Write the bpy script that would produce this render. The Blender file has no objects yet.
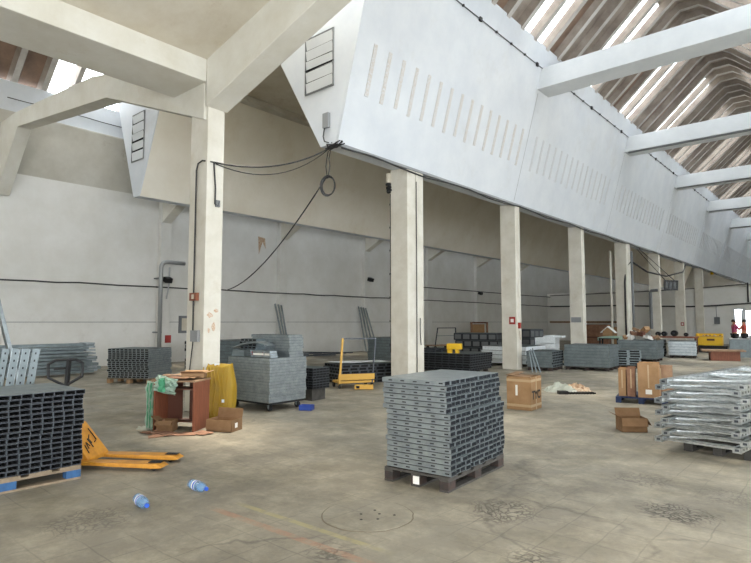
import bpy, bmesh, math, random
from mathutils import Vector, Matrix, Euler
R = math.radians
SC = bpy.context.scene
COL = SC.collection

# ------------------------------------------------------------ camera
cam_d = bpy.data.cameras.new('camera')
cam = bpy.data.objects.new('camera', cam_d); COL.objects.link(cam)
cam.location = (0, 0, 1.6)
cam.rotation_euler = (R(90 + 4.13), 0, R(40.8))
cam_d.sensor_width = 36; cam_d.lens = 36 * 560 / 751
cam_d.clip_start = .05; cam_d.clip_end = 500
SC.camera = cam

# ------------------------------------------------------------ world, sun, portals, exposure
SC.view_settings.view_transform = 'Standard'
SC.view_settings.look = 'None'
SC.view_settings.gamma = 1
SC.view_settings.use_curve_mapping = False
SC.view_settings.exposure = 0.47
W = bpy.data.worlds.new('sky'); SC.world = W; W.use_nodes = True
nt = W.node_tree; bg = nt.nodes['Background']
tc = nt.nodes.new('ShaderNodeTexCoord'); mp = nt.nodes.new('ShaderNodeMapping')
no = nt.nodes.new('ShaderNodeTexNoise'); cr = nt.nodes.new('ShaderNodeValToRGB')
no.inputs['Scale'].default_value = 2.5; no.inputs['Detail'].default_value = 4
cr.color_ramp.elements[0].position = .35; cr.color_ramp.elements[0].color = (.74, .87, 1, 1)
cr.color_ramp.elements[1].position = .6; cr.color_ramp.elements[1].color = (1, .99, .97, 1)
nt.links.new(tc.outputs['Generated'], no.inputs['Vector'])
nt.links.new(no.outputs['Fac'], cr.inputs['Fac'])
nt.links.new(cr.outputs['Color'], bg.inputs['Color'])
bg.inputs['Strength'].default_value = 9.0
sun_d = bpy.data.lights.new('sun', 'SUN'); sun = bpy.data.objects.new('sun', sun_d); COL.objects.link(sun)
sun_d.energy = 5.0; sun_d.angle = R(9); sun_d.color = (1, .90, .74)
sun.rotation_euler = Vector((.12, -.30, -.95)).to_track_quat('-Z', 'Y').to_euler()


def portal(name, c, n, sx, sy, rot_y_axis=True):
    d = bpy.data.lights.new(name, 'AREA'); d.shape = 'RECTANGLE'; d.size = sx; d.size_y = sy
    d.cycles.is_portal = True
    o = bpy.data.objects.new(name, d); COL.objects.link(o); o.location = c
    z = -Vector(n).normalized(); y = Vector((0, 1, 0)) if abs(z.y) < .9 else Vector((0, 0, 1)); x = y.cross(z).normalized(); y = z.cross(x)
    o.rotation_euler = Matrix((x, y, z)).transposed().to_euler()
    return o


# roof profile of the main bay: x, z
RA = [(-7.62, 10.38), (-4.87, 12.95), (-4.55, 13.2), (-3.93, 13.2), (-3.6, 12.95), (-1.0, 10.5)]
portal('skylight_portal', (-6.1, 30, 11.95), (.69, 0, -.73), 4.1, 70)
portal('skylight_portal', (-2.3, 30, 11.95), (-.69, 0, -.73), 4.1, 70)
portal('skylight_portal', (-19.3, 34, 10.9), (.62, 0, -.78), 4.0, 74)
portal('skylight_portal', (5.0, 20, 10.4), (0, 0, -1), 7.0, 48)  # serves the added glazing over the unseen east bay
portal('window_portal', (9.15, 5, 2.5), (-1, 0, 0), 3, 18)  # serves the unseen opening added in the east wall
portal('window_portal', (1.5, -6.15, 2.55), (0, 1, 0), 11, 3.3)  # serves the unseen opening added in the south wall
portal('window_portal', (-6.2, 47.75, 1.2), (0, -1, 0), 1.8, 2.5)


# ------------------------------------------------------------ materials
def rgb(h):
    h = h.lstrip('#')
    v = [int(h[i:i + 2], 16) / 255 for i in (0, 2, 4)]
    return tuple(((c / 12.92) if c <= .04045 else ((c + .055) / 1.055) ** 2.4) for c in v) + (1,)


def mat(name, col, rough=.6, metal=0.0, col2=None, scale=4.0, detail=6, bump=0.0, bscale=None, lo=.35, hi=.65, spec=None, stretch=None):
    m = bpy.data.materials.new(name); m.use_nodes = True
    t = m.node_tree; b = t.nodes['Principled BSDF']
    if isinstance(col, str): col = rgb(col)
    b.inputs['Base Color'].default_value = col
    b.inputs['Roughness'].default_value = rough; b.inputs['Metallic'].default_value = metal
    if spec is not None: b.inputs['Specular IOR Level'].default_value = spec
    g = t.nodes.new('ShaderNodeNewGeometry'); vec = g.outputs['Position']
    if stretch:
        mm = t.nodes.new('ShaderNodeMapping'); mm.inputs['Scale'].default_value = stretch
        t.links.new(vec, mm.inputs['Vector']); vec = mm.outputs['Vector']
    if col2 is not None:
        if isinstance(col2, str): col2 = rgb(col2)
        n = t.nodes.new('ShaderNodeTexNoise'); n.inputs['Scale'].default_value = scale; n.inputs['Detail'].default_value = detail
        n.inputs['Roughness'].default_value = .65
        t.links.new(vec, n.inputs['Vector'])
        r = t.nodes.new('ShaderNodeValToRGB'); e = r.color_ramp.elements
        e[0].position = lo; e[0].color = col; e[1].position = hi; e[1].color = col2
        t.links.new(n.outputs['Fac'], r.inputs['Fac']); t.links.new(r.outputs['Color'], b.inputs['Base Color'])
    if bump:
        n2 = t.nodes.new('ShaderNodeTexNoise'); n2.inputs['Scale'].default_value = bscale or scale * 3; n2.inputs['Detail'].default_value = 5
        t.links.new(vec, n2.inputs['Vector'])
        bp = t.nodes.new('ShaderNodeBump'); bp.inputs['Strength'].default_value = bump; bp.inputs['Distance'].default_value = .02
        t.links.new(n2.outputs['Fac'], bp.inputs['Height']); t.links.new(bp.outputs['Normal'], b.inputs['Normal'])
    return m


M = {}
M['white'] = mat('white_paint', '#d6dade', .75, col2='#cbd0d6', scale=.9, bump=.15, bscale=9)
M['cream'] = mat('cream_plaster', '#ece7db', .8, col2='#e2dbcb', scale=.5, bump=.25, bscale=7)
M['column'] = mat('column_paint', '#d6d2c7', .8, col2='#c6c1b3', scale=1.5, bump=.3, bscale=12)
M['beam'] = mat('beam_paint', '#d8d6cd', .8, col2='#cbc7ba', scale=1.1, bump=.3, bscale=10)
M['beamwhite'] = mat('beam_white_paint', '#d9dcde', .8, col2='#ced2d5', scale=1.1, bump=.2, bscale=10)
M['slab'] = mat('slab_plaster', '#d3cdbf', .85, col2='#c2b8a4', scale=.8, bump=.4, bscale=6)
def stain(m, c='#a58f74', lo=.58, hi=.72, sc=.7, k=.6):
    t = M[m].node_tree; b = t.nodes['Principled BSDF']; prev = b.inputs['Base Color'].links[0].from_socket
    g = t.nodes.new('ShaderNodeNewGeometry'); n = t.nodes.new('ShaderNodeTexNoise'); n.inputs['Scale'].default_value = sc; n.inputs['Detail'].default_value = 10; n.inputs['Roughness'].default_value = .72
    mp_ = t.nodes.new('ShaderNodeMapping'); mp_.inputs['Location'].default_value = (3.1, 1.7, .4)
    t.links.new(g.outputs['Position'], mp_.inputs['Vector']); t.links.new(mp_.outputs[0], n.inputs['Vector'])
    r_ = t.nodes.new('ShaderNodeMapRange'); r_.inputs[1].default_value = lo; r_.inputs[2].default_value = hi; r_.inputs[4].default_value = k
    t.links.new(n.outputs['Fac'], r_.inputs[0]); x = t.nodes.new('ShaderNodeMixRGB'); x.inputs[2].default_value = rgb(c)
    t.links.new(r_.outputs[0], x.inputs[0]); t.links.new(prev, x.inputs[1]); t.links.new(x.outputs[0], b.inputs['Base Color'])
stain('slab'); stain('column', '#b3a58c', .56, .75, 1.4, .5); stain('beam', '#b7a88e', .6, .74, .9, .5); stain('cream', '#c9b796', .55, .75, .6, .4); stain('white', '#c0c0bd', .55, .75, .8, .5)
M['greyplate'] = mat('grey_plaster', '#c3c0b6', .85, col2='#b3afa3', scale=.8, bump=.3)
stain('greyplate', '#8f7d68', .60, .70, .9, .6)
M['joint'] = mat('joint_line', '#8d8f90', .9)
M['rust'] = mat('rust_streak', '#c2bab1', .9, col2='#cfd2d5', scale=30, lo=.40, hi=.62)
M['rustfaint'] = mat('faint_streak', '#c2c2c3', .9, col2='#cccfd3', scale=25, lo=.35, hi=.6)
M['deck'] = mat('deck_sheet', '#a3988d', .6, col2='#7f7369', scale=1.2, bump=.1)
M['deckrib'] = mat('deck_rib', '#c9c5c0', .6, col2='#a8a29c', scale=1.5)
M['deckbrown'] = mat('deck_dirty_sheet', '#8f7664', .5, col2='#6c584b', scale=1.1)
M['cable'] = mat('black_cable', '#2b2b2c', .6)
M['cablegrey'] = mat('grey_cable', '#6f7274', .6)
M['dark'] = mat('dark_hole', '#0b0c0e', .9)  # near-black; in gaps and tube interiors it stands in for shade
M['steel'] = mat('galvanised_grey', '#a3abae', .36, .7, col2='#8b9397', scale=9)
M['steelline'] = mat('galvanised_edge', '#4a5355', .5, .3)
M['steeldark'] = mat('painted_dark_steel', '#4b4f55', .5, .4, col2='#3a3e44', scale=9)
M['steelrim'] = mat('cut_steel_edge', '#7d878b', .4, .5)
M['slate'] = mat('slate_steel', '#7b8588', .45, .5, col2='#687275', scale=5)
M['silver'] = mat('bright_zinc', '#dadddd', .28, .9, col2='#a9afb0', scale=14)
M['black'] = mat('black_plastic', '#0f1012', .6)
M['blackbeam'] = mat('black_steel', '#2c2e33', .5, .3)
M['pallet'] = mat('weathered_wood', '#8f7f6a', .8, col2='#6f614f', scale=8)
M['palletdark'] = mat('dark_pallet_wood', '#4a4743', .8, col2='#35332f', scale=8)
M['palletblue'] = mat('blue_pallet_wood', '#2f5c8c', .7, col2='#264a70', scale=8)
M['palletnavy'] = mat('navy_pallet_wood', '#1b2f58', .7, col2='#16233f', scale=8)
M['rusty'] = mat('rusty_block', '#43322c', .8, col2='#2b2927', scale=12)
M['card'] = mat('cardboard', '#a4825f', .85, col2='#94734f', scale=5)
M['carddark'] = mat('cardboard_dark', '#86684a', .85, col2='#745638', scale=5)
M['cardred'] = mat('cardboard_reddish', '#957058', .85, col2='#7e5a46', scale=6)
M['tape'] = mat('clear_tape', '#b59b78', .35)
M['labelw'] = mat('paper_label', '#e4e2dc', .7)
M['yellow'] = mat('yellow_orange_paint', '#c98d2e', .5, col2='#a56c22', scale=9, lo=.4, hi=.75)
M['yellowplain'] = mat('yellow_plastic', '#e6b81c', .5)
M['yellowrail'] = mat('yellow_rail_paint', '#c79a3c', .5)
M['wood'] = mat('reddish_chipboard', '#8a5138', .6, col2='#74432e', scale=6, stretch=(6, 6, .8))
M['woodtop'] = mat('pale_board', '#a08468', .6, col2='#8a6b52', scale=6)
M['wooddark'] = mat('brown_board', '#5b3527', .6)
M['rubber'] = mat('rubber', '#1b1b1b', .8)
M['red'] = mat('red_sign', '#962a22', .5)
M['brownrust'] = mat('brown_box', '#a7703a', .6)
M['green'] = mat('green_cloth', '#4f9c77', .7)
M['screen'] = mat('black_screen', '#101214', .25)
M['skin'] = mat('skin', '#b98468', .6)
M['magenta'] = mat('magenta_shirt', '#b04c74', .8)
M['coral'] = mat('coral_shirt', '#c2564c', .8)
M['trouser'] = mat('black_trousers', '#17181d', .8)
M['hair'] = mat('dark_hair', '#1d1613', .8)
M['pipe'] = mat('grey_pipe', '#9ea0a0', .4, .3)
M['foil'] = mat('white_wrap', '#e6ebee', .4, col2='#cfd6da', scale=20)
M['blueplastic'] = mat('blue_plastic', '#1c3f94', .4)
M['stainy'] = mat('rust_stain', '#a98466', .9, col2='#c9b79f', scale=12)
M['rimdark'] = mat('dark_crumb', '#6f6757', .9)
M['chipped'] = mat('chipped_plaster', '#b98d6c', .9, col2='#cfc5b4', scale=40)


def translucent(name, col, rough=.25, alpha=.45, trans=.6):
    m = mat(name, col, rough); t = m.node_tree; b = t.nodes['Principled BSDF']
    out = t.nodes['Material Output']
    tr = t.nodes.new('ShaderNodeBsdfTransparent'); tl = t.nodes.new('ShaderNodeBsdfTranslucent')
    c = rgb(col) if isinstance(col, str) else col
    tl.inputs['Color'].default_value = c
    a = t.nodes.new('ShaderNodeMixShader'); a.inputs[0].default_value = trans
    t.links.new(b.outputs[0], a.inputs[1]); t.links.new(tl.outputs[0], a.inputs[2])
    x = t.nodes.new('ShaderNodeMixShader'); x.inputs[0].default_value = alpha
    t.links.new(tr.outputs[0], x.inputs[1]); t.links.new(a.outputs[0], x.inputs[2])
    t.links.new(x.outputs[0], out.inputs['Surface'])
    return m


M['net'] = translucent('yellow_netting', '#c2a02e', .5, .72, .3)
M['bottle'] = translucent('pale_blue_bottle', '#86b8e6', .12, .42, .3)
M['bluecap'] = mat('blue_cap', '#2352b8', .4)
M['greenbag'] = translucent('green_bag_film', '#b9d6c6', .35, .8, .3)
M['filmbag'] = translucent('clear_film', '#c6cbc0', .3, .8, .3)


def glazing(name, col):
    m = bpy.data.materials.new(name); m.use_nodes = True; t = m.node_tree
    t.nodes.remove(t.nodes['Principled BSDF'])
    tr = t.nodes.new('ShaderNodeBsdfTransparent'); tr.inputs['Color'].default_value = col
    gl = t.nodes.new('ShaderNodeBsdfGlossy'); gl.inputs['Roughness'].default_value = .2
    mx = t.nodes.new('ShaderNodeMixShader'); mx.inputs[0].default_value = .04
    t.links.new(tr.outputs[0], mx.inputs[1]); t.links.new(gl.outputs[0], mx.inputs[2])
    t.links.new(mx.outputs[0], t.nodes['Material Output'].inputs['Surface'])
    return m


M['glaze'] = glazing('roof_glazing', (.60, .62, .63, 1))
M['glazeclear'] = glazing('clear_roof_glazing', (.9, .92, .93, 1))


def wall_mat():
    m = mat('wall_paint', '#dddcd8', .85, col2='#d0cec7', scale=.6, bump=.25, bscale=8)
    t = m.node_tree; b = t.nodes['Principled BSDF']; prev = b.inputs['Base Color'].links[0].from_socket
    g = t.nodes.new('ShaderNodeNewGeometry'); s = t.nodes.new('ShaderNodeSeparateXYZ'); t.links.new(g.outputs['Position'], s.inputs[0])
    n = t.nodes.new('ShaderNodeTexNoise'); n.inputs['Scale'].default_value = 1.6; n.inputs['Detail'].default_value = 8; n.inputs['Roughness'].default_value = .75
    t.links.new(g.outputs['Position'], n.inputs['Vector'])
    r = t.nodes.new('ShaderNodeMapRange'); r.inputs[1].default_value = .56; r.inputs[2].default_value = .74; r.inputs[4].default_value = .45
    t.links.new(n.outputs['Fac'], r.inputs[0])
    zz = t.nodes.new('ShaderNodeMapRange'); zz.inputs[1].default_value = 3.4; zz.inputs[2].default_value = .2
    t.links.new(s.outputs[2], zz.inputs[0])
    mu = t.nodes.new('ShaderNodeMath'); mu.operation = 'MULTIPLY'; t.links.new(r.outputs[0], mu.inputs[0]); t.links.new(zz.outputs[0], mu.inputs[1])
    mx = t.nodes.new('ShaderNodeMixRGB'); mx.inputs[2].default_value = rgb('#a89f90')
    t.links.new(mu.outputs[0], mx.inputs[0]); t.links.new(prev, mx.inputs[1]); t.links.new(mx.outputs[0], b.inputs['Base Color'])
    return m


M['wall'] = wall_mat()
M['yard'] = mat('pale_yard', '#c9c6bd', .9)


def floor_mat():
    m = mat('worn_concrete', '#8b8577', .62, col2='#655f55', scale=.45, detail=9, lo=.36, hi=.66)
    t = m.node_tree; b = t.nodes['Principled BSDF']; L = t.links.new
    col = b.inputs['Base Color'].links[0].from_socket
    g = t.nodes.new('ShaderNodeNewGeometry'); P = g.outputs['Position']

    def noise(sc, det=6, rough=.6, vec=P):
        n = t.nodes.new('ShaderNodeTexNoise'); n.inputs['Scale'].default_value = sc; n.inputs['Detail'].default_value = det
        n.inputs['Roughness'].default_value = rough; L(vec, n.inputs['Vector']); return n.outputs['Fac']

    def rng(x, a, c, d=0, e=1):
        n = t.nodes.new('ShaderNodeMapRange'); L(x, n.inputs[0])
        for i, v in zip((1, 2, 3, 4), (a, c, d, e)): n.inputs[i].default_value = v
        return n.outputs[0]

    def mth(op, x, y=None):
        n = t.nodes.new('ShaderNodeMath'); n.operation = op
        for i, v in enumerate((x, y)):
            if v is None: continue
            if isinstance(v, (int, float)): n.inputs[i].default_value = v
            else: L(v, n.inputs[i])
        return n.outputs[0]

    def mix(f, c1, c2, mode='MIX'):
        n = t.nodes.new('ShaderNodeMixRGB'); n.blend_type = mode
        if isinstance(f, (int, float)): n.inputs[0].default_value = f
        else: L(f, n.inputs[0])
        L(c1, n.inputs[1])
        if isinstance(c2, tuple): n.inputs[2].default_value = c2
        else: L(c2, n.inputs[2])
        return n.outputs[0]
    col = mix(rng(noise(2.3, 9, .75), .45, .62, 0, .6), col, rgb('#b0a792'))
    col = mix(rng(noise(.9, 9, .75), .50, .68, 0, .7), col, rgb('#66614f'))
    col = mix(rng(noise(16, 5, .7), .35, .65, 0, .55), col, rgb('#857d6d'))
    # paving joints
    sx = t.nodes.new('ShaderNodeSeparateXYZ'); wob = t.nodes.new('ShaderNodeMixRGB'); wob.blend_type = 'ADD'; wob.inputs[0].default_value = .05
    nn = t.nodes.new('ShaderNodeTexNoise'); nn.inputs['Scale'].default_value = 3; L(P, nn.inputs['Vector'])
    L(P, wob.inputs[1]); L(nn.outputs['Color'], wob.inputs[2]); L(wob.outputs[0], sx.inputs[0])
    jm = None
    for i, per in ((0, .30), (1, .30)):
        f = mth('FRACT', mth('DIVIDE', sx.outputs[i], per)); e = mth('ABSOLUTE', mth('SUBTRACT', f, .5))
        e = rng(e, .47, .495, 0, 1); jm = e if jm is None else mth('MAXIMUM', jm, e)
    jm = mth('MULTIPLY', jm, rng(noise(.8, 5, .6), .42, .58, 0, .5))
    col = mix(jm, col, rgb('#57534a'))
    # cracks
    vor = t.nodes.new('ShaderNodeTexVoronoi'); vor.feature = 'DISTANCE_TO_EDGE'; vor.inputs['Scale'].default_value = .32
    w2 = t.nodes.new('ShaderNodeMixRGB'); w2.blend_type = 'ADD'; w2.inputs[0].default_value = .9; L(P, w2.inputs[1])
    n3 = t.nodes.new('ShaderNodeTexNoise'); n3.inputs['Scale'].default_value = 1.4; n3.inputs['Detail'].default_value = 6; L(P, n3.inputs['Vector']); L(n3.outputs['Color'], w2.inputs[2])
    L(w2.outputs[0], vor.inputs['Vector'])
    ck = rng(vor.outputs['Distance'], .0, .010, .55, 0)
    col = mix(mth('MULTIPLY', ck, rng(noise(.6), .45, .6)), col, rgb('#46413a'))
    # broken patches
    fine = t.nodes.new('ShaderNodeTexVoronoi'); fine.feature = 'DISTANCE_TO_EDGE'; fine.inputs['Scale'].default_value = 14; L(w2.outputs[0], fine.inputs['Vector'])
    fc = rng(fine.outputs['Distance'], .03, .16, 1, 0)
    hgt = None
    for (x, y, r, k) in ((-1.25, 5.3, .30, .9), (-2.35, 4.4, .3, .75), (-1.75, 3.62, .2, .85), (-1.75, 6.2, .3, .45), (-1.0, 6.1, .3, .35), (-2.85, 2.85, .2, .7), (-4.8, 2.0, .35, .45)):
        d = t.nodes.new('ShaderNodeVectorMath'); d.operation = 'DISTANCE'; L(P, d.inputs[0]); d.inputs[1].default_value = (x, y, 0)
        dd = mth('ADD', d.outputs['Value'], mth('MULTIPLY', noise(4, 4), .35))
        e = mth('MULTIPLY', rng(dd, r + .05, r + .22, 1, 0), k); hgt = e if hgt is None else mth('MAXIMUM', hgt, e)
    pm = mth('MULTIPLY', hgt, fc)
    col = mix(pm, col, rgb('#3d362e'))
    # faded painted lines
    s2 = t.nodes.new('ShaderNodeSeparateXYZ'); L(P, s2.inputs[0])
    for yy, wd, x0, x1, c, k in ((3.08, .035, -4.3, -2.5, '#ada26a', .5), (2.86, .045, -4.4, -2.35, '#a47a62', .6)):
        yl = mth('SUBTRACT', s2.outputs[1], mth('MULTIPLY', s2.outputs[0], .03)); 
        a = rng(mth('ABSOLUTE', mth('SUBTRACT', yl, yy + .1)), wd, wd * .7, 0, 1)
        a = mth('MULTIPLY', a, rng(s2.outputs[0], x0, x0 + .3)); a = mth('MULTIPLY', a, rng(s2.outputs[0], x1, x1 - .3))
        a = mth('MULTIPLY', a, rng(noise(9, 6), .38, .54, .10, k)); col = mix(a, col, rgb(c))
    L(col, b.inputs['Base Color'])
    bp = t.nodes.new('ShaderNodeBump'); bp.inputs['Strength'].default_value = .35; bp.inputs['Distance'].default_value = .012
    L(mth('SUBTRACT', noise(18, 6), mth('MULTIPLY', pm, 1.5)), bp.inputs['Height']); L(bp.outputs['Normal'], b.inputs['Normal'])
    L(rng(noise(1.5, 6), .3, .7, .5, .8), b.inputs['Roughness'])
    return m


M['floor'] = floor_mat()


# ------------------------------------------------------------ mesh helpers
class MB:
    def __init__(s): s.v = []; s.f = []; s.m = []; s.mats = []

    def mi(s, m):
        if isinstance(m, str): m = M[m]
        if m not in s.mats: s.mats.append(m)
        return s.mats.index(m)

    def add(s, vs, fs, m='white', T=None):
        k = len(s.v); i = s.mi(m)
        for p in vs:
            p = Vector(p); s.v.append(T @ p if T is not None else p)
        for f in fs: s.f.append(tuple(k + a for a in f)); s.m.append(i)
        return s

    def box(s, x0, y0, z0, x1, y1, z1, m='white', T=None):
        return s.add([(x, y, z) for z in (z0, z1) for y in (y0, y1) for x in (x0, x1)],
                     [(0, 2, 3, 1), (4, 5, 7, 6), (0, 1, 5, 4), (2, 6, 7, 3), (0, 4, 6, 2), (1, 3, 7, 5)], m, T)

    def cbox(s, c, d, m='white', T=None):
        return s.box(c[0] - d[0] / 2, c[1] - d[1] / 2, c[2] - d[2] / 2, c[0] + d[0] / 2, c[1] + d[1] / 2, c[2] + d[2] / 2, m, T)

    def prism(s, pts, axis, a, b, m='white', side=None, T=None):
        """pts 2D polygon; axis 'y' -> (x,z) points; 'z' -> (x,y); 'x' -> (y,z)"""
        def P(p, t): return {'y': (p[0], t, p[1]), 'z': (p[0], p[1], t), 'x': (t, p[0], p[1])}[axis]
        n = len(pts); vs = [P(p, a) for p in pts] + [P(p, b) for p in pts]
        s.add(vs, [tuple(range(n))[::-1], tuple(range(n, 2 * n))], m, T)
        for i in range(n):
            j = (i + 1) % n
            s.add([vs[i], vs[j], vs[n + j], vs[n + i]], [(0, 1, 2, 3)], side[i] if side else m, T)
        return s

    def tube(s, path, r, m='cable', n=8, caps=True, T=None):
        path = [Vector(p) for p in path]; rings = []
        up = Vector((0, 0, 1)); prev = None
        for i, p in enumerate(path):
            d = (path[min(i + 1, len(path) - 1)] - path[max(i - 1, 0)]).normalized()
            if prev is None:
                a = d.cross(up)
                if a.length < .05: a = d.cross(Vector((0, 1, 0)))
            else:
                a = prev - d * prev.dot(d)
                if a.length < 1e-4: a = d.cross(up)
            a.normalize(); prev = a; b = d.cross(a)
            rr = r[i] if isinstance(r, (list, tuple)) else r
            rings.append([p + (a * math.cos(2 * math.pi * k / n) + b * math.sin(2 * math.pi * k / n)) * rr for k in range(n)])
        vs = [q for g in rings for q in g]; fs = []
        for i in range(len(rings) - 1):
            for k in range(n):
                k2 = (k + 1) % n; fs.append((i * n + k, i * n + k2, (i + 1) * n + k2, (i + 1) * n + k))
        if caps: fs += [tuple(range(n))[::-1], tuple(range((len(rings) - 1) * n, len(rings) * n))]
        return s.add(vs, fs, m, T)

    def bar(s, a, b, w, h, m='steel', T=None):
        a = Vector(a); b = Vector(b); d = (b - a); L = d.length; d.normalize()
        up = Vector((0, 0, 1)) if abs(d.z) < .95 else Vector((0, 1, 0))
        x = d.cross(up).normalized(); z = x.cross(d)
        Q = Matrix((x, d, z)).transposed().to_4x4(); Q.translation = a
        if T is not None: Q = T @ Q
        return s.box(-w / 2, 0, -h / 2, w / 2, L, h / 2, m, Q)

    def build(s, name, parent=None, smooth=False, bevel=0, loc=None, rz=0):
        me = bpy.data.meshes.new(name); me.from_pydata([tuple(v) for v in s.v], [], s.f); me.update()
        for m in s.mats: me.materials.append(m)
        for p, i in zip(me.polygons, s.m): p.material_index = i; p.use_smooth = smooth
        bm = bmesh.new(); bm.from_mesh(me); bmesh.ops.remove_doubles(bm, verts=bm.verts, dist=1e-5)
        bmesh.ops.recalc_face_normals(bm, faces=bm.faces); bm.to_mesh(me); bm.free()
        o = bpy.data.objects.new(name, me); COL.objects.link(o)
        if parent is not None: o.parent = parent
        if loc is not None: o.location = loc
        if rz: o.rotation_euler.z = rz
        if bevel:
            b = o.modifiers.new('bevel', 'BEVEL'); b.width = bevel; b.segments = 2; b.limit_method = 'ANGLE'
        return o


def tag(o, label, cat, group=None, kind=None):
    o['label'] = label; o['category'] = cat
    if group: o['group'] = group
    if kind: o['kind'] = kind
    return o


def thing(name, label, cat, loc=(0, 0, 0), rz=0, group=None):
    o = bpy.data.objects.new(name, None); o.empty_display_size = .2; COL.objects.link(o)
    o.location = loc; o.rotation_euler.z = rz
    return tag(o, label, cat, group)


def struct(o, label=None):
    o['kind'] = 'structure'
    if label: o['label'] = label
    return o


KIDS = {}


def dup(root, loc, rz=0, label=None, group=None):
    def kids(o):
        return [c for c in COL.objects if c.parent == o]
    if root.name not in KIDS: KIDS[root.name] = [(c, kids(c)) for c in kids(root)]
    r = root.copy(); COL.objects.link(r); r.location = loc; r.rotation_euler.z = rz
    if label: r['label'] = label
    if group: r['group'] = group
    for c0, gs in KIDS[root.name]:
        c = c0.copy(); COL.objects.link(c); c.parent = r
        for g in gs:
            d = g.copy(); COL.objects.link(d); d.parent = c
    return r


rnd = random.Random(7)

# ------------------------------------------------------------ structure: floor, walls
b = MB(); b.box(-24, -6, -.3, 10, 84, 0, 'floor'); struct(b.build('floor'))
XW = -20.9
b = MB(); b.box(XW - .35, -6, 0, XW, 84, 6.5, 'wall'); struct(b.build('wall_west'))
# upper west wall: grey inclined plate then white band
b = MB(); b.prism([(XW, 6.5), (XW + .3, 8.4), (XW + .3, 8.45), (XW - .35, 8.45), (XW - .35, 6.5)], 'y', -6, 84, 'greyplate'); struct(b.build('trim_west_upper_plate'))
b = MB(); b.prism([(XW + .2, 8.45), (XW + .25, 9.45), (XW - .35, 9.45), (XW - .35, 8.45)], 'y', -6, 84, 'white'); struct(b.build('trim_west_band'))
b = MB()
for x0, x1, z0, z1 in ((-24, -4, 0, 14), (7, 10, 0, 14), (-4, 7, 0, .9), (-4, 7, 4.2, 14)): b.box(x0, -6.3, z0, x1, -6, z1, 'wall')  # leaves an opening behind the camera, added to brighten the foreground
struct(b.build('wall_south'))
b = MB()
for y0, y1, z0, z1 in ((-6, -4, 0, 11), (14, 84, 0, 11), (-4, 14, 0, 1), (-4, 14, 4, 11)): b.box(9, y0, z0, 9.3, y1, z1, 'wall')  # leaves an unseen side opening, added to light the near end
struct(b.build('wall_east'))
b = MB()
for x0, x1, z0 in ((-24, -13.2, 0), (-9.4, 10, 0), (-13.2, -9.4, 3.6)): b.box(x0, 84, z0, x1, 84.3, 14, 'wall')  # opening added in line with the doorway so daylight shows through
struct(b.build('wall_north'))
b = MB(); b.box(-60, 84.3, -.3, 40, 140, -.02, 'yard'); struct(b.build('ground'))
# low partition across the hall with door openings
YP = 47.5
b = MB()
for x0, x1, z0 in ((XW, -6.83, 0), (-6.34, -6.17, 0), (-4.9, 9, 0), (-6.83, -6.34, 2.5), (-6.17, -4.9, 2.4)):
    b.box(x0, YP, z0, x1, YP + .25, 4.08, 'wall')
struct(b.build('wall_partition'))
b = MB(); b.box(-6.9, YP - .03, 0, -6.83, YP + .28, 2.57, 'white'); b.box(-6.34, YP - .03, 0, -6.17, YP + .28, 2.57, 'white'); b.box(-6.9, YP - .03, 2.5, -6.17, YP + .28, 2.57, 'white')
b.box(-6.36, YP, 0, -6.34, YP - .5, 2.45, 'white')
struct(b.build('door_1'))

# columns
CX0, CX1 = -9.30, -8.74
def column(y, w=.35, joint=False, z1=5.63):
    b = MB()
    b.box(CX0, y, 0, CX1, y + .35, z1, 'column')
    if joint: b.box(CX0, y + .365, 0, CX1, y + .70, z1, 'column')
    o = b.build('concrete_column', bevel=.012); struct(o)
    return o
column(5.5, z1=6.2)
for n in range(0, 7):
    column(11.39 + 6 * n, joint=n in (0, 3))
# west pilasters with rising brackets
for n in range(-1, 6):
    y = 11.03 + 6 * n
    if n == -1:
        continue
    b = MB(); b.box(XW, y, 0, XW + .24, y + .45, 6.4, 'wall')
    struct(b.build('wall_pilaster', bevel=.01))
    b = MB(); b.prism([(XW + .2, 5.50), (-18.3, 6.75), (-18.3, 7.2), (XW + .2, 6.4)], 'y', y + .03, y + .42, 'beam')
    struct(b.build('wall_bracket', bevel=.01))
y = 5.45
# end frame: rafters from the first column
b = MB()
b.prism([(-8.8, 5.25), (-12.89, 6.75), (-18.99, 7.49), (-20.75, 5.7), (-20.9, 5.7), (-20.9, 8.0), (-19.3, 8.0), (-13.75, 7.5), (-10.95, 6.9), (-8.8, 6.4)][::-1], 'y', y, y + .38, 'beam')
struct(b.build('roof_frame_west', bevel=.012))
b = MB()
b.prism([(-8.74, 5.48), (-5.7, 6.38), (0.6, 8.2), (0.6, 9.0), (-6.94, 6.86), (-8.74, 6.42)][::-1], 'y', y, y + .45, 'beam')
struct(b.build('roof_frame_east', bevel=.012))
# edge beam running south from the first column and slab over it
b = MB(); b.box(-9.85, -6, 5.93, -8.74, 5.45, 6.35, 'beam'); struct(b.build('roof_edge_beam', bevel=.012))
b = MB()
b.prism([(-9.85, 6.35), (-8.74, 6.35), (.6, 8.5), (.6, 8.8), (-9.85, 6.65)], 'y', -6, 5.45, 'slab'); struct(b.build('ceiling'))
b = MB(); b.box(-21.2, -6, 0, -20.7, 5.2, .01, 'floor')

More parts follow.
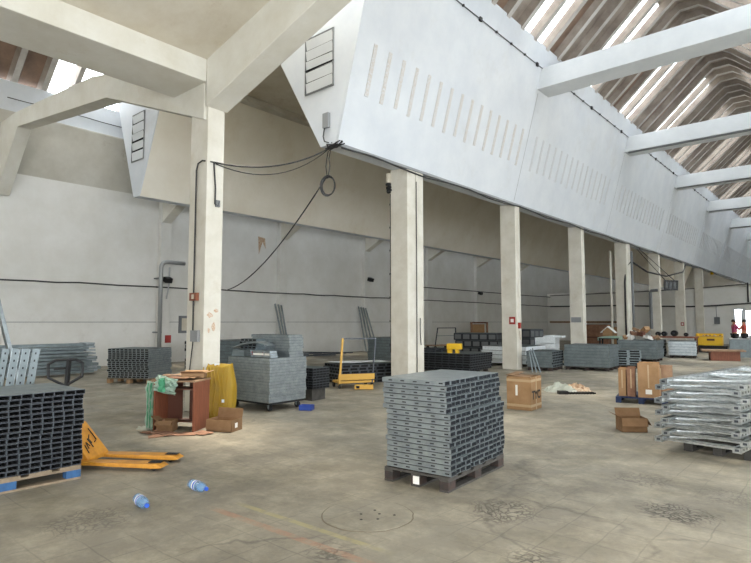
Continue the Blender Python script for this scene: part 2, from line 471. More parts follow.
# troughs
def trough(name, x, sgn, y0, y1, zb, side, cap=False):
    pass
NT = [(-9.25, 5.63), (-8.74, 5.63), (-7.40, 10.62), (-7.9, 10.78), (-11.6, 9.75), (-10.78, 8.15)]
NS = ['white', 'white', 'white', 'white', 'cream', 'cream']
ys = [8.8, 17.3, 26.4, 35.4, 44.4, 53.4, 62.4, 71.4]
XR = lambda z: -8.74 + (z - 5.63) * 1.34 / 4.99
for i in range(len(ys) - 1):
    y0, y1 = ys[i], ys[i + 1]
    b = MB(); b.prism(NT, 'y', y0, y1, 'white', NS); struct(b.build('roof_trough'))
    b = MB()
    # joint line down the plate
    if i:
        b.add([(XR(5.7) + .004, y0 - .012, 5.7), (XR(9.2) + .004, y0 - .012, 9.2), (XR(9.2) + .004, y0 + .012, 9.2), (XR(5.7) + .004, y0 + .012, 5.7)], [(0, 1, 2, 3)], 'joint')
        struct(b.build('trim_%d' % i))
    # column of ventilation slots, old rusty ones first
    b = MB(); n = 15
    for k in range(n):
        yy = y0 + .62 + k * (7.45 / (n - 1)); z0, z1 = 6.82 + rnd.uniform(-.04, .04), 7.95
        mm = 'rust' if i == 0 else 'rustfaint'
        w = .058
        q = [(XR(z0) - .012, yy - w, z0), (XR(z1) - .012, yy - w, z1), (XR(z1) - .012, yy + w, z1), (XR(z0) - .012, yy + w, z0)]
        q2 = [(p[0] + .028, p[1], p[2]) for p in q]
        b.add(q + q2, [(0, 1, 2, 3), (7, 6, 5, 4), (0, 4, 5, 1), (2, 6, 7, 3), (1, 5, 6, 2), (0, 3, 7, 4)], mm)
    struct(b.build('trim_slots_%d' % (i + 1)))
# bottom edge strip of near trough
b = MB(); b.box(-8.78, 8.8, 5.575, -8.71, 71.4, 5.64, 'joint'); struct(b.build('trim_trough_edge'))
b = MB(); b.prism([(-8.72, 5.60), (-8.68, 5.60), (-7.36, 10.60), (-7.42, 10.60)], 'y', 8.76, 8.86, 'white'); struct(b.build('trim_trough_corner'))
# far trough (west)
WT = [(-18.35, 5.78), (-17.95, 5.78), (-16.91, 8.2), (-16.4, 9.45), (-16.4, 9.9), (-19.9, 9.9), (-19.83, 9.56)]
b = MB(); b.prism(WT, 'y', 8.8, 84, 'cream', ['white', 'cream', 'cream', 'cream', 'slab', 'white', 'white']); o = b.build('roof_trough'); struct(o)
b = MB(); b.prism(WT, 'y', 8.77, 8.8, 'white'); struct(b.build('roof_trough_end'))
b = MB(); b.prism([(-9.25, 5.63), (-8.74, 5.63), (-7.42, 10.55), (-7.6, 10.75), (-11.6, 9.75), (-10.78, 8.15)], 'y', 8.77, 8.8, 'white'); struct(b.build('roof_trough_end'))
# ledge and middle slab
b = MB(); b.box(-16.45, 8.8, 9.42, -16.05, 84, 9.7, 'column'); struct(b.build('trim_ledge'))
b = MB(); b.box(-16.45, 8.8, 9.6, -11.0, 84, 9.8, 'slab'); struct(b.build('ceiling'))
b = MB(); b.box(-19.0, -6, 10.75, -9.85, 8.8, 10.95, 'slab'); struct(b.build('ceiling'))
b = MB(); b.box(-19.0, 8.8, 10.75, -7.75, 84, 10.95, 'slab'); struct(b.build('ceiling'))
b = MB(); b.box(-10, -6, 9.2, 9, 5.6, 9.4, 'slab'); b.box(-10, 5.4, 8.9, 9, 5.6, 14, 'cream'); struct(b.build('ceiling'))

# louvre grilles on trough ends
def louvre(x0, x1, z0, z1, y, label):
    t = thing('ventilation_grille', label, 'grille', ((x0 + x1) / 2, y, z0))
    w = (x1 - x0) / 2; h = z1 - z0
    b = MB(); e = .03
    b.box(-w, -.03, 0, w, 0, e, 'cablegrey'); b.box(-w, -.03, h - e, w, 0, h, 'cablegrey'); b.box(-w, -.03, 0, -w + e, 0, h, 'cablegrey'); b.box(w - e, -.03, 0, w, 0, h, 'joint')
    b.box(-w, -.03, h * .42, w, 0, h * .42 + e, 'dark'); b.build('frame', t)
    b = MB(); b.box(-w, -.004, 0, w, 0, h, 'dark'); b.build('backing', t)  # dark sheet painted in as shade between the blades
    n = 5
    for k in range(n):
        z = e + (h - 2 * e) * k / n; hh = (h - 2 * e) / n
        b = MB(); T = Matrix.Translation((0, -.018, z + hh / 2)) @ Matrix.Rotation(R(rnd.uniform(4, 12)), 4, 'X') @ Matrix.Rotation(R(rnd.uniform(-.8, .8)), 4, 'Y')
        b.cbox((0, 0, 0), (2 * w - .08, .008, hh * .88), 'beamwhite', T); b.build('blade', t)
    return t
louvre(-9.78, -8.82, 6.98, 8.35, 8.77, 'large louvred grille on the end of the near ceiling trough')
louvre(-18.55, -17.7, 7.0, 8.65, 8.77, 'louvred grille with dark gaps on the far left trough end')

# cross beams of the skylight bay
for i, yb in enumerate((17.2, 26.3, 35.3, 44.3, 53.3, 62.3)):
    b = MB(); b.box(-8.2, yb, 9.3, -.6, yb + .9, 9.98, 'beamwhite'); struct(b.build('roof_cross_beam', bevel=.015))
    if i:
        b = MB(); b.box(-7.6, yb + .05, 9.24, -.9, yb + .16, 9.30, 'cablegrey'); struct(b.build('trim_beam_tray_%d' % i))

# roof deck
def deck(prof, y0, y1, name, pitch=.9, bright=(2, 3), per=6, mats=None, h=.22, ridge=(), brown=False):
    y = y0; k = 0
    prof = [Vector((p[0], 0, p[1])) for p in prof]
    nseg = len(prof) - 1
    nor = []
    for i in range(len(prof)):
        a = prof[max(i - 1, 0)]; c = prof[min(i + 1, nseg)]; d = (c - a).normalized(); nor.append(Vector((-d.z, 0, d.x)))
    met = MB(); gl = MB(); n = 0
    while y < y1 - .01:
        hi = k % per in bright
        # low flat, rise, high flat (panel), fall
        sec = [(0, 0), (.16, 0), (.24, h), (pitch - .08, h), (pitch, 0)]
        for s in range(4):
            for i in range(nseg):
                a, c = sec[s], sec[s + 1]
                p = [prof[i] + nor[i] * a[1], prof[i + 1] + nor[i + 1] * a[1], prof[i + 1] + nor[i + 1] * c[1], prof[i] + nor[i] * c[1]]
                q = [(p[0].x, y + a[0], p[0].z), (p[1].x, y + a[0], p[1].z), (p[2].x, y + c[0], p[2].z), (p[3].x, y + c[0], p[3].z)]
                if hi and s == 2 and i not in ridge:
                    gl.add(q, [(0, 1, 2, 3)], 'glazeclear' if brown else 'glaze')
                else:
                    m_ = 'deckrib' if s in (0,) else ('deck' if i in ridge or s != 2 else ('deckbrown' if brown or (k // 2) % 2 == 0 else 'deck'))
                    met.add(q, [(0, 1, 2, 3)], m_)
        # purlin clips / gable fillers
        y += pitch; k += 1
    o = met.build(name); struct(o); o.modifiers.new('thick', 'SOLIDIFY').thickness = .02
    o = gl.build('window_' + name[-1]); struct(o)
deck(RA, 5.5, 83, 'roof_deck_1', bright=(1, 2), per=5, ridge=(1, 2, 3))
deck([(XW + .1, 9.4), (-18.5, 11.35)], -6, 84, 'roof_deck_2', bright=(2, 3, 4), per=6, brown=True)
b = MB(); b.box(-18.75, -6, 11.2, -18.3, 84, 11.6, 'slab'); struct(b.build('trim_roof_curb'))
b = MB(); b.box(-1.0, 5.5, 10.4, 1.2, 84, 10.6, 'white'); b.box(-1.0, 8.8, 5.55, 1.2, 84, 5.6, 'white') if False else None
struct(b.build('ceiling'))
deck([(1.2, 10.5), (9.1, 10.5)], -6, 44, 'roof_deck_3', bright=(0, 1, 3, 4), per=6)  # invented glazed roof over the unseen east bay, added for light
b = MB(); b.box(1.2, 44, 10.4, 9.1, 84, 10.6, 'slab'); struct(b.build('ceiling'))

# ------------------------------------------------------------ wall services
def on_wall_tube(name, label, cat, pts, r, m='cable', group=None, n=6):
    b = MB(); b.tube(pts, r, m, n); return tag(b.build(name, smooth=True), label, cat, group)
def wavy(x, z, y0, y1, st=.7, a=.02):
    p = []; y = y0
    while y < y1: p.append((x, y, z + rnd.uniform(-a, a))); y += st
    p.append((x, y1, z)); return p
on_wall_tube('wall_cable', 'dark cable run along the long white left wall at mid height', 'cable', wavy(XW + .28, 2.96, 1, YP), .028)
on_wall_tube('wall_conduit', 'upper thin conduit along the left wall beyond the bent pipe', 'conduit', wavy(XW + .28, 3.77, 26.6, YP, 2, .01), .03)
b = MB(); b.box(XW, 1, 1.585, XW + .008, YP, 1.605, 'cablegrey'); struct(b.build('trim_wall_groove'))
on_wall_tube('wall_cable', 'dark cable across the low end partition wall', 'cable', [(XW + .3, YP - .04, 2.95), (-15, YP - .04, 2.93), (-9.6, YP - .05, 2.75), (-8, YP - .05, 2.8), (-4, YP - .05, 3.03)], .06)
on_wall_tube('wall_conduit', 'grey conduit along the top of the end partition wall', 'conduit', [(XW + .3, YP - .03, 3.9), (-13, YP - .03, 4.0), (-9, YP - .03, 4.12), (-5.9, YP - .03, 4.3)], .035)
on_wall_tube('down_pipe', 'vertical dark pipe dropping from the trough edge on the end wall', 'pipe', [(-5.95, YP - .08, 3.0), (-5.95, YP - .08, 4.4)], .05)
b = MB(); b.box(-8.1, YP - .12, 1.45, -7.75, YP, 1.95, 'cablegrey'); b.tube([(-7.95, YP - .05, 1.9), (-7.95, YP - .05, 2.85)], .02, 'cablegrey')
tag(b.build('junction_box'), 'small grey switch box on the end wall left of the doorway', 'switch box')
b = MB(); b.box(XW + .3, YP - .25, 1.52, -14.2, YP, 1.66, 'carddark')
tag(b.build('wall_shelf'), 'long dark brown shelf plank on the far partition wall', 'shelf')

# bent vent pipe on left wall near the first pilaster
def arc(c, r, a0, a1, n, plane='yz'):
    return [(c[0], c[1] + r * math.cos(a0 + (a1 - a0) * k / n), c[2] + r * math.sin(a0 + (a1 - a0) * k / n)) for k in range(n + 1)]
t = thing('vent_pipe', 'grey pipe bent over at its top beside the first wall pilaster', 'pipe', (0, 0, 0))
b = MB(); x = XW + .36
b.tube([(x, 11.0, .0), (x, 11.0, 3.7)] + arc((x, 11.25, 3.7), .25, math.pi, math.pi / 2, 6)[1:] + [(x, 12.0, 3.95)], .08, 'pipe', 10); b.build('pipe', t, smooth=True)
b = MB(); b.tube([(x, 11.35, 3.75), (x, 11.35, 3.1), (x, 11.25, 2.5)], .03, 'pipe'); b.build('branch', t)
for z in (1.2, 3.3):
    b = MB(); b.cbox((XW + .18, 11.0, z), (.36, .2, .05), 'cablegrey'); b.build('clamp', t)
t = thing('vent_pipe', 'thin dark grey pipe with hooked top standing on the left wall past the middle column', 'pipe', (0, 0, 0))
b = MB(); x = XW + .3
b.tube([(x, 26.3, 0), (x, 26.3, 3.6), (x, 26.45, 3.85), (x, 26.8, 3.95)], .07, 'cablegrey', 8); b.build('pipe', t, smooth=True)
b = MB(); b.tube([(x, 26.7, 3.95), (x, 26.95, 3.93)], .11, 'black', 8); b.build('nozzle', t)

# small fittings on pilasters
def wall_cam(y, z, label):
    t = thing('wall_lamp', label, 'lamp', (XW + .24, y, z))
    b = MB(); b.box(0, -.04, -.04, .18, .04, .03, 'joint'); b.build('bracket', t)
    b = MB(); b.box(.1, -.14, -.13, .34, .14, .06, 'black', Matrix.Rotation(R(20), 4, 'Y')); b.build('lamp_head', t)
wall_cam(11.25, 3.35, 'small black wall lamp on the first pilaster by the bent pipe')
wall_cam(23.3, 4.05, 'small black wall lamp right of the third wall pilaster')
wall_cam(35.2, 3.75, 'small black wall lamp on the pilaster between middle columns')
b = MB(); b.box(XW + .002, 12.0, 1.15, XW + .08, 12.75, 1.85, 'cablegrey'); b.box(XW + .08, 12.1, 1.25, XW + .09, 12.65, 1.75, 'slab'); tag(b.build('notice_panel'), 'small grey framed panel on the left wall beside the first column', 'panel')
b = MB(); b.box(XW + .24, 11.3, .78, XW + .26, 11.55, 1.08, 'red'); tag(b.build('fire_sign'), 'small red sign low on the wall pilaster by the bent pipe', 'sign')

# column conduits, boxes, patches
CE = CX1
b = MB(); b.tube([(CE - .28, 5.46, 1.35), (CE - .28, 5.46, 4.35), (CE - .23, 5.46, 4.47), (CE - .1, 5.46, 4.5), (CE + .04, 5.62, 4.48)], .014, 'cable', 6)
tag(b.build('column_cable'), 'thin cable arching up the face of the nearest column', 'cable')
b = MB(); b.tube([(CE + .03, 5.62, 4.48), (CE + .035, 5.66, 4.0), (CE + .03, 5.66, 3.72), (CE + .03, 5.72, 3.70), (CE + .03, 5.74, 3.78)], .014, 'cable', 6); b.box(CE, 5.68, 3.68, CE + .04, 5.76, 3.8, 'cablegrey')
tag(b.build('dangling_cable'), 'short black cable with end box hanging on the nearest column', 'cable')
t = thing('switch_box', 'brown wooden switch box low on the nearest column', 'switch box', (CE - .28, 5.5, 1.98))
b = MB(); b.box(-.11, -.06, 0, .11, 0, .14, 'wood'); b.build('box', t); b = MB(); b.box(-.03, -.065, .03, .04, -.06, .11, 'slab'); b.build('face', t)
b = MB(); b.cbox((CE - .22, 5.47, 1.35), (.24, .05, .2), 'joint'); b.tube([(CE - .28, 5.47, 1.26), (CE - .36, 5.47, .8), (CE - .40, 5.46, .55)], .01, 'cable', 5)
tag(b.build('cable_outlet'), 'round grey cable outlet with hanging wire on the nearest column', 'outlet')
b = MB()
for (y, z, a, c) in ((5.62, 1.72, .06, .05), (5.7, 1.5, .04, .09), (5.6, 1.45, .03, .05), (5.75, 1.8, .05, .04)):
    pts = [(y + a * math.cos(k) * rnd.uniform(.6, 1.2), z + c * math.sin(k) * rnd.uniform(.6, 1.2)) for k in [i * math.pi / 5 for i in range(10)]]
    b.prism(pts, 'x', CE, CE + .003, 'chipped')
struct(b.build('trim_chips'))
# middle column: cable in joint
b = MB(); b.tube(wavy(CE + .02, 0, 0, 0)[:1] + [(CE + .02, 11.75, .5)], .001) if False else b.tube([(CE + .02, 11.752, .3 + k * .5) for k in range(11)], .012, 'cable', 5)
b.tube([(CE + .02, 11.9, 1.7), (CE + .03, 11.88, 1.35), (CE + .02, 11.93, 1.0)], .012, 'cable', 5)
tag(b.build('column_cable'), 'black cable running down the joint of the double middle column', 'cable')
b = MB(); b.tube([(CX0 - .03, 11.42, .8 + k * .6) for k in range(8)], .015, 'cable', 5)
for k in range(7): b.cbox((CX0 - .02, 11.42, 1.0 + .62 * k), (.06, .05, .05), 'cable')
tag(b.build('column_cable'), 'clipped black cable up the left edge of the double middle column', 'cable')
t = thing('wall_insulator', 'striped cable insulator hanging at the top left of the middle column', 'insulator', (CX0 - .06, 11.38, 5.1))
b = MB(); b.tube([(0, 0, .45), (0, 0, .2)], .07, 'slab', 10); b.build('body', t)
for k in range(3): b = MB(); b.tube([(.01 * k, 0, .18 - .09 * k), (.02 * k, 0, .13 - .09 * k)], .08, 'black', 10); b.build('ring', t)
# red signs on columns
def sign(x, y, z, w, h, label, m='red'):
    t = thing('wall_sign', label, 'sign', (x, y, z)); b = MB(); b.box(-w / 2, -.012, 0, w / 2, 0, h, m); b.build('plate', t)
    b = MB(); b.cbox((0, -.014, h * .5), (w * .5, .006, h * .45), 'labelw' if m == 'red' else 'joint'); b.build('symbol', t)
sign(CE - .16, 17.39, 1.52, .22, .25, 'red square fire sign on the column behind the printed box')
sign(CE - .30, 23.39, 1.58, .42, .22, 'pale blank notice plate on the fourth column', 'joint')
sign(CE - .16, 41.39, 1.35, .2, .22, 'tiny red sign on the column behind the grey panel stacks')
b = MB(); b.box(CX1, 17.48, 1.38, CX1 + .07, 17.58, 1.58, 'red'); b.tube([(CX1 + .06, 17.5, 1.3), (CX1 + .06, 17.55, 1.0)], .03, 'slab')
tag(b.build('alarm_box'), 'small red alarm box on the side face of the third column', 'alarm')
# looping cables between columns
on_wall_tube('hanging_cable', 'thick cable looped from the fifth column to the seventh under the trough', 'cable',
             [(CE - .1, 29.35, .6), (CE - .1, 29.36, 3.6), (CE - .05, 29.5, 4.4), (CE, 30.2, 4.7), (CE, 33, 4.35), (CE, 37, 4.35), (CE, 41.3, 4.9), (CE - .02, 42.2, 5.45)], .045)
for yy, k in ((29.3, 0), (30.1, 1)):
    on_wall_tube('drop_pipe', ['white pipe standing left of the fifth column', 'grey pipe strapped to the side of the fifth column'][k], 'pipe', [(CE - .75 if k == 0 else CE + .05, yy, 0), (CE - .75 if k == 0 else CE + .05, yy, 5.2)], .06, 'column' if k == 0 else 'cablegrey')
# monitor
t = thing('display_board', 'black display board tilted under the trough beside the far columns', 'display', (-7.35, 32.0, 3.5), R(8))
b = MB(); b.cbox((0, 0, 0), (.66, .08, .52), 'screen', Matrix.Rotation(R(4), 4, 'Y')); b.build('panel', t)
for xx in (-.2, .2): b = MB(); b.bar((xx, .05, .2), (-1.55 + xx * .3, .3, 2.05), .03, .03, 'cable'); b.build('hanger', t)
for k in range(3):
    b = MB(); b.cbox((-.18 + .18 * k, -.043, 0), (.10, .006, .34), 'cablegrey', Matrix.Rotation(R(4), 4, 'Y')); b.build('display_digit', t)
on_wall_tube('trough_lamp', 'tiny pale lamp under the trough before the end wall', 'lamp', [(-8.9, 52, 5.63), (-8.9, 52, 5.42)], .12, 'yellowplain')
b = MB(); b.tube([(CX0 + .1, 35.25, 1.2), (CX0 + .1, 35.25, 3.3), (CX0 + .15, 35.25, 3.42), (CX0 + .5, 35.25, 3.44)], .09, 'cablegrey', 8); 
tag(b.build('duct_elbow'), 'dark elbow duct between the sixth and seventh columns', 'duct')

# cables along trough edge and rail of clips
pts = [(-8.70 + rnd.uniform(-.01, .01), 8.9 + k * 1.1, 5.55 + .05 * math.sin(k * 1.7) - .02) for k in range(56)]
on_wall_tube('trough_cable', 'black cable bundle sagging along the bottom edge of the white trough', 'cable', pts, .02)
clips_n = 0
for i in range(4):
    y0, y1 = ys[i] + .3, ys[i + 1] - .1
    t = thing('clip_wire', ['clipped wire along the white trough plate nearest the camera', 'clipped wire on the trough plate between first and second cross beams',
                           'clipped wire on the trough plate between second and third cross beams', 'clipped wire on the trough plate after the third cross beam'][i], 'wire', (0, 0, 0))
    b = MB(); b.tube([(XR(9.95) + .03, y0 + (y1 - y0) * k / 10, 9.95) for k in range(11)], .014, 'cable', 5); b.build('wire', t)
    for k in range(9):
        yy = y0 + .5 + k * .9; b = MB(); s_ = .05 if k % 4 else .11; b.cbox((XR(9.95) + .03, yy, 9.95), (.06, s_, s_), 'cable'); b.build('clip', t)
on_wall_tube('clip_wire', 'clipped wire along the white band above the left wall', 'wire', wavy(XW + .255, 8.9, 5.6, 11, .6, .02), .014)

# lamp junction at trough corner, drooping cables, coil
t = thing('junction_box', 'grey junction box at the bottom of the trough end', 'junction box', (-9.02, 8.77, 6.02))
b = MB(); b.box(-.09, -.08, 0, .09, 0, .34, 'joint'); b.build('case', t)
b = MB(); b.tube([(-.05, -.05, 0), (-.06, -.08, -.2), (0, -.1, -.33), (.12, -.08, -.38)], .014, 'cable', 6); b.build('lead', t)
t = thing('cable_tangle', 'knot of black cables at the near bottom corner of the trough', 'cable', (-8.85, 8.78, 5.6))
for k in range(6):
    c = [(rnd.uniform(-.25, .3), rnd.uniform(-.06, .1), rnd.uniform(-.08, .06)) for _ in range(7)]
    b = MB(); b.tube(c, .014, 'cable', 5); b.build('strand', t)
def sag(a, c, s, n=14):
    a = Vector(a); c = Vector(c)
    return [tuple(a.lerp(c, k / n) - Vector((0, 0, s * 4 * (k / n) * (1 - k / n)))) for k in range(n + 1)]
on_wall_tube('overhead_cable', 'upper black cable sagging from the nearest column to the trough corner', 'cable', sag((CE + .03, 5.62, 4.48), (-9.0, 8.75, 5.52), .22), .016)
on_wall_tube('overhead_cable', 'lower thin cable sagging from the nearest column to the trough corner', 'cable', sag((CE + .03, 5.66, 4.46), (-9.0, 8.75, 5.50), .36), .010)
on_wall_tube('stay_wire', 'thin wire slanting from the cable coil down to the nearest column', 'wire', sag((-9.04, 8.76, 4.95), (-9.25, 5.84, 2.2), .02), .011) if False else None
on_wall_tube('stay_wire', 'thin wire slanting down from the cable coil to the left wall cable', 'wire', sag((-9.08, 8.80, 4.9), (XW + .3, 14.05, 2.97), .5, 24), .018)
t = thing('cable_coil', 'coil of black cable hanging below the trough corner', 'cable coil', (-9.0, 8.76, 4.68))
for k in range(4):
    rr = .235 - .010 * k
    b = MB(); b.tube([(rr * .72 * math.cos(a) , .012 * k + .12 * math.cos(a) * .5, rr * math.sin(a)) for a in [2 * math.pi * j / 24 for j in range(25)]], .014, 'cable', 6, caps=False); b.build('turn', t)
for dx in (-.03, .04):
    b = MB(); b.tube([(dx * .3, 0, .17), (dx * 1.8, 0, .45), (dx, 0, .62), (.05 + dx, 0, .8)], .011, 'cable', 5); b.build('strand', t)
# rust stain marks on walls
b = MB(); b.add([(XW + .004, 15.9, 5.55), (XW + .004, 16.3, 5.5), (XW + .004, 16.35, 5.0), (XW + .004, 16.15, 5.3), (XW + .004, 15.95, 4.7)], [(0, 1, 2, 3, 4)], 'stainy')
struct(b.build('trim_stain'))

# ------------------------------------------------------------ steel profiles stacked on pallets
def profile_mesh(L, w, h, outer, inner, rim, slots=False, t=.006):
    b = MB(); 
    def ring(x, e): return [(x, -w / 2 + e, -h / 2 + e), (x, w / 2 - e, -h / 2 + e), (x, w / 2 - e, h / 2 - e), (x, -w / 2 + e, h / 2 - e)]
    A, B, C_, D = ring(-L / 2, 0), ring(L / 2, 0), ring(-L / 2, t), ring(L / 2, t)
    b.add(A + B, [(i, (i + 1) % 4, 4 + (i + 1) % 4, 4 + i) for i in range(4)], outer)
    b.add(C_ + D, [(i, 4 + i, 4 + (i + 1) % 4, (i + 1) % 4) for i in range(4)], inner)  # inner walls get a dark colour as shade inside the tube
    b.add(A + C_, [(i, (i + 1) % 4, 4 + (i + 1) % 4, 4 + i) for i in range(4)], rim)
    b.add(B + D, [(i, 4 + i, 4 + (i + 1) % 4, (i + 1) % 4) for i in range(4)], rim)
    # inner stiffening web of the hat section
    b.box(-L / 2 + .004, -.002, -h / 2 + t, L / 2 - .004, .002, -h / 2 + t + h * .35, inner)
    b.box(-L / 2 + .015, -w / 2 + .012, -h / 2 - (.0508 - h) + .0006, L / 2 - .01, w / 2 - .012, -h / 2, 'dark')  # dark strip painting shade into the gap below each profile
    if slots:
        n = 5
        for s in (-1, 1):
            for k in range(n):
                x = -L / 2 + L * (k + .5) / n + .03
                b.box(x - .022, s * w / 2 - .0012, -.005, x + .022, s * w / 2 + .0012, .006, 'dark')
    return b


def pallet(name, label, cx, cy, rz, LX, LY, top, blk, label_child=False, h=.14, group=None, far=False):
    t = thing(name, label, 'pallet', (cx, cy, 0), rz, group)
    nb = 5; w = LY / nb * .78
    for k in range(nb):
        y = -LY / 2 + (LY - w) * k / (nb - 1) + w / 2
        b = MB(); b.box(-LX / 2, y - w / 2, h - .022, LX / 2, y + w / 2, h, top); b.build('deck_board', t, bevel=.003)
    for x in (-LX / 2 + .05, 0, LX / 2 - .05):
        b = MB(); b.box(x - .05, -LY / 2, h - .044, x + .05, LY / 2, h - .022, top); b.build('stringer', t)
        if not far:
            b = MB(); b.box(x - .05, -LY / 2, 0, x + .05, LY / 2, .02, top); b.build('bottom_board', t)
        for y in (-LY / 2 + .07, 0, LY / 2 - .07):
            b = MB(); b.box(x - .05, y - .07, .02 if not far else 0, x + .05, y + .07, h - .044, blk); b.build('block', t, bevel=.004)
    return t


ORD = ['', 'first', 'second', 'third', 'fourth', 'fifth', 'sixth', 'seventh', 'eighth', 'ninth', 'tenth']
def lay(k, n):
    if k == 0: return 'bottom layer'
    if k == n - 1: return 'top layer'
    return '%s layer from the %s' % ((ORD[k + 1], 'bottom') if k < n // 2 else (ORD[n - k], 'top'))
def along(j, n):
    if j == 0: return 'nearest end'
    if j == n - 1: return 'farthest end'
    return '%s from the %s end' % ((ORD[j + 1], 'near') if j < n // 2 else (ORD[n - j], 'far'))
# centre stack
CS = (-3.40, 5.10); CR = R(4)
pallet('pallet', 'dark wooden pallet with rust-brown blocks under the centre steel stack', CS[0], CS[1], CR, .74, 1.24, 'palletdark', 'rusty')
b = MB(); b.box(-.035, -.003, 0, .035, 0, .075, 'labelw')
o = b.build('paper_tag', loc=(CS[0] + .63 * math.sin(CR) + .02, CS[1] - .63 * math.cos(CR) - .002, .03), rz=CR); tag(o, 'white paper tag stuck on the centre pallet block', 'tag')
pm = profile_mesh(.74, .0985, .0445, 'steel', 'steeldark', 'steelrim', True, .0045)
first = None
for k in range(17):
    sh = (-.035 if k > 10 else .012) + rnd.uniform(-.007, .007)
    for j in range(12):
        lx = sh + rnd.uniform(-.007, .007) + .01 * (j % 3 == k % 3); ly = -.552 + j * .1005 + rnd.uniform(-.0008, .0008)
        x = CS[0] + lx * math.cos(CR) - ly * math.sin(CR); y = CS[1] + lx * math.sin(CR) + ly * math.cos(CR)
        if first is None:
            first = pm.build('steel_profile'); o = first
            tag(o, 'grey slotted steel profile in the square stack in the centre foreground', 'steel profile', 'steel profiles in the centre stack')
        else:
            o = first.copy(); COL.objects.link(o)
        o['label'] = 'slotted steel profile in centre stack, %s, %s' % (lay(k, 17), along(j, 12))
        o.location = (x, y, .1690 + k * .0525); o.rotation_euler.z = CR
# left stack
LS0 = -6.60
pallet('pallet', 'pale pallet with blue blocks under the dark steel stack at the left edge', LS0, 1.82, 0, .95, 1.30, 'pallet', 'palletblue')
pm = profile_mesh(.95, .093, .0445, 'slate', 'dark', 'steeldark', False, .005)
first = None
for k in range(15):
    for j in range(8):
        lx = rnd.uniform(-.014, .014) + (.02 if k == 14 else 0); y = 2.425 - j * .0965 + .008 * math.sin(k * .9)
        if first is None:
            first = pm.build('steel_channel'); o = first
            tag(o, 'dark open-ended steel channel in the stack at the left edge', 'steel channel', 'steel channels in the left stack')
        else:
            o = first.copy(); COL.objects.link(o)
        o['label'] = 'steel channel in left-edge stack, %s, %s' % (lay(k, 15), ['rightmost', 'second from the right', 'third from the right', 'fourth from the right', 'fourth from the left', 'third from the left', 'second from the left', 'leftmost'][j])
        o.location = (LS0 + lx, y, .1675 + k * .0512)
# upright perforated channels behind the left stack
def perf_channel(L, w=.085, d=.05):
    b = MB(); b.box(-w / 2, 0, 0, w / 2, .006, L, 'slate'); b.box(-w / 2, 0, 0, -w / 2 + .006, d, L, 'steel'); b.box(w / 2 - .006, 0, 0, w / 2, d, L, 'steel')
    n = int(L / .09)
    for k in range(n):
        b.box(-.008, -.0015, .04 + k * .09, .008, .001, .065 + k * .09, 'dark')
    return b
first = None
for k in range(5):
    o = perf_channel(1.28).build('perforated_upright') if first is None else first.copy()
    if first is None: first = o
    else: COL.objects.link(o)
    o.location = (-8.12 + .085 * k, 2.05 + .085 * k, 0); o.rotation_euler = (0, R(7), R(70))
    tag(o, ['perforated grey upright leaning behind the left stack, farthest left', 'perforated grey upright leaning behind the left stack, second from left', 'middle perforated grey upright of five leaning behind the left stack',
            'perforated grey upright behind the left stack, second from right', 'perforated grey upright behind the left stack, nearest the jack handle'][k], 'upright', 'perforated uprights behind the left stack')
b = MB(); b.bar((-14.65, 4.5, 0), (-15.15, 3.9, 2.9), .16, .08, 'steel'); tag(b.build('steel_post'), 'grey steel post leaning at the left picture edge', 'post')

# bright frames, far right
FR = R(-8); FC = (-1.26, 9.10)
def frame_proto():
    t = thing('rack_frame', 'bright galvanised ladder frame in the pile at the right edge', 'rack frame', (0, 0, 0), 0, 'galvanised frames piled at the right edge')
    L = 3.2; Wd = .84
    for s in (-1, 1):
        b = MB(); x = s * Wd / 2
        pts = [(-.040, -.030), (.040, -.030), (.040, .028), (.014, .028), (.014, .016), (.03, .016), (.03, -.020), (-.03, -.020), (-.03, .016), (-.014, .016), (-.014, .028), (-.040, .028)]
        b.prism([(x + p[0], p[1]) for p in pts], 'y', -L / 2, L / 2, 'silver')
        for k in range(30):
            y = -L / 2 + .08 + k * .105; b.box(x + s * .0425, y - .012, -.012, x + s * .0435, y + .012, .012, 'dark')
        b.build('stile', t)
    ys_ = [-L / 2 + .05, -L / 2 + .16, -.8, -.2, .4, 1.0, L / 2 - .1]
    for i, y in enumerate(ys_):
        b = MB(); b.bar((-Wd / 2 + .045, y, 0), (Wd / 2 - .045, y, 0), .035, .02, 'silver'); b.build('cross_bar', t)
    for i in range(1, 6):
        a, c = (ys_[i], ys_[i + 1]); s = 1 if i % 2 else -1
        b = MB(); b.bar((-s * (Wd / 2 - .05), a + .03, .008), (s * (Wd / 2 - .05), c - .03, .008), .035, .022, 'silver'); b.build('diagonal_brace', t)
    for s in (-1, 1):
        b = MB(); x = s * Wd / 2
        b.box(x - .046, -L / 2 - .012, -.032, x + .046, -L / 2 - .004, .028, 'silver'); b.box(x - .02, -L / 2 - .016, -.012, x + .02, -L / 2 - .012, .014, 'steeldark'); b.build('foot_plate', t)
    return t
fp = frame_proto()
names = ['lowest', 'second from the bottom', 'third from the bottom', 'fourth from the bottom', 'fifth from the bottom', 'sixth from the bottom', 'seventh from the bottom', 'third from the top', 'second from the top', 'topmost']
for k in range(10):
    lx = (.04 if k % 2 else -.04) + rnd.uniform(-.01, .01); ly = rnd.uniform(-.03, .03) + .02 * (k % 3)
    x = FC[0] + lx * math.cos(FR) - ly * math.sin(FR); y = FC[1] + lx * math.sin(FR) + ly * math.cos(FR)
    loc = (x, y, .172 + k * .0775); rr = FR + R(rnd.uniform(-.5, .5))
    lab = 'bright galvanised ladder frame at the right edge, %s in its pile' % names[k]
    if k == 0: fp.location = loc; fp.rotation_euler.z = rr; fp['label'] = lab
    else: dup(fp, loc, rr, lab)
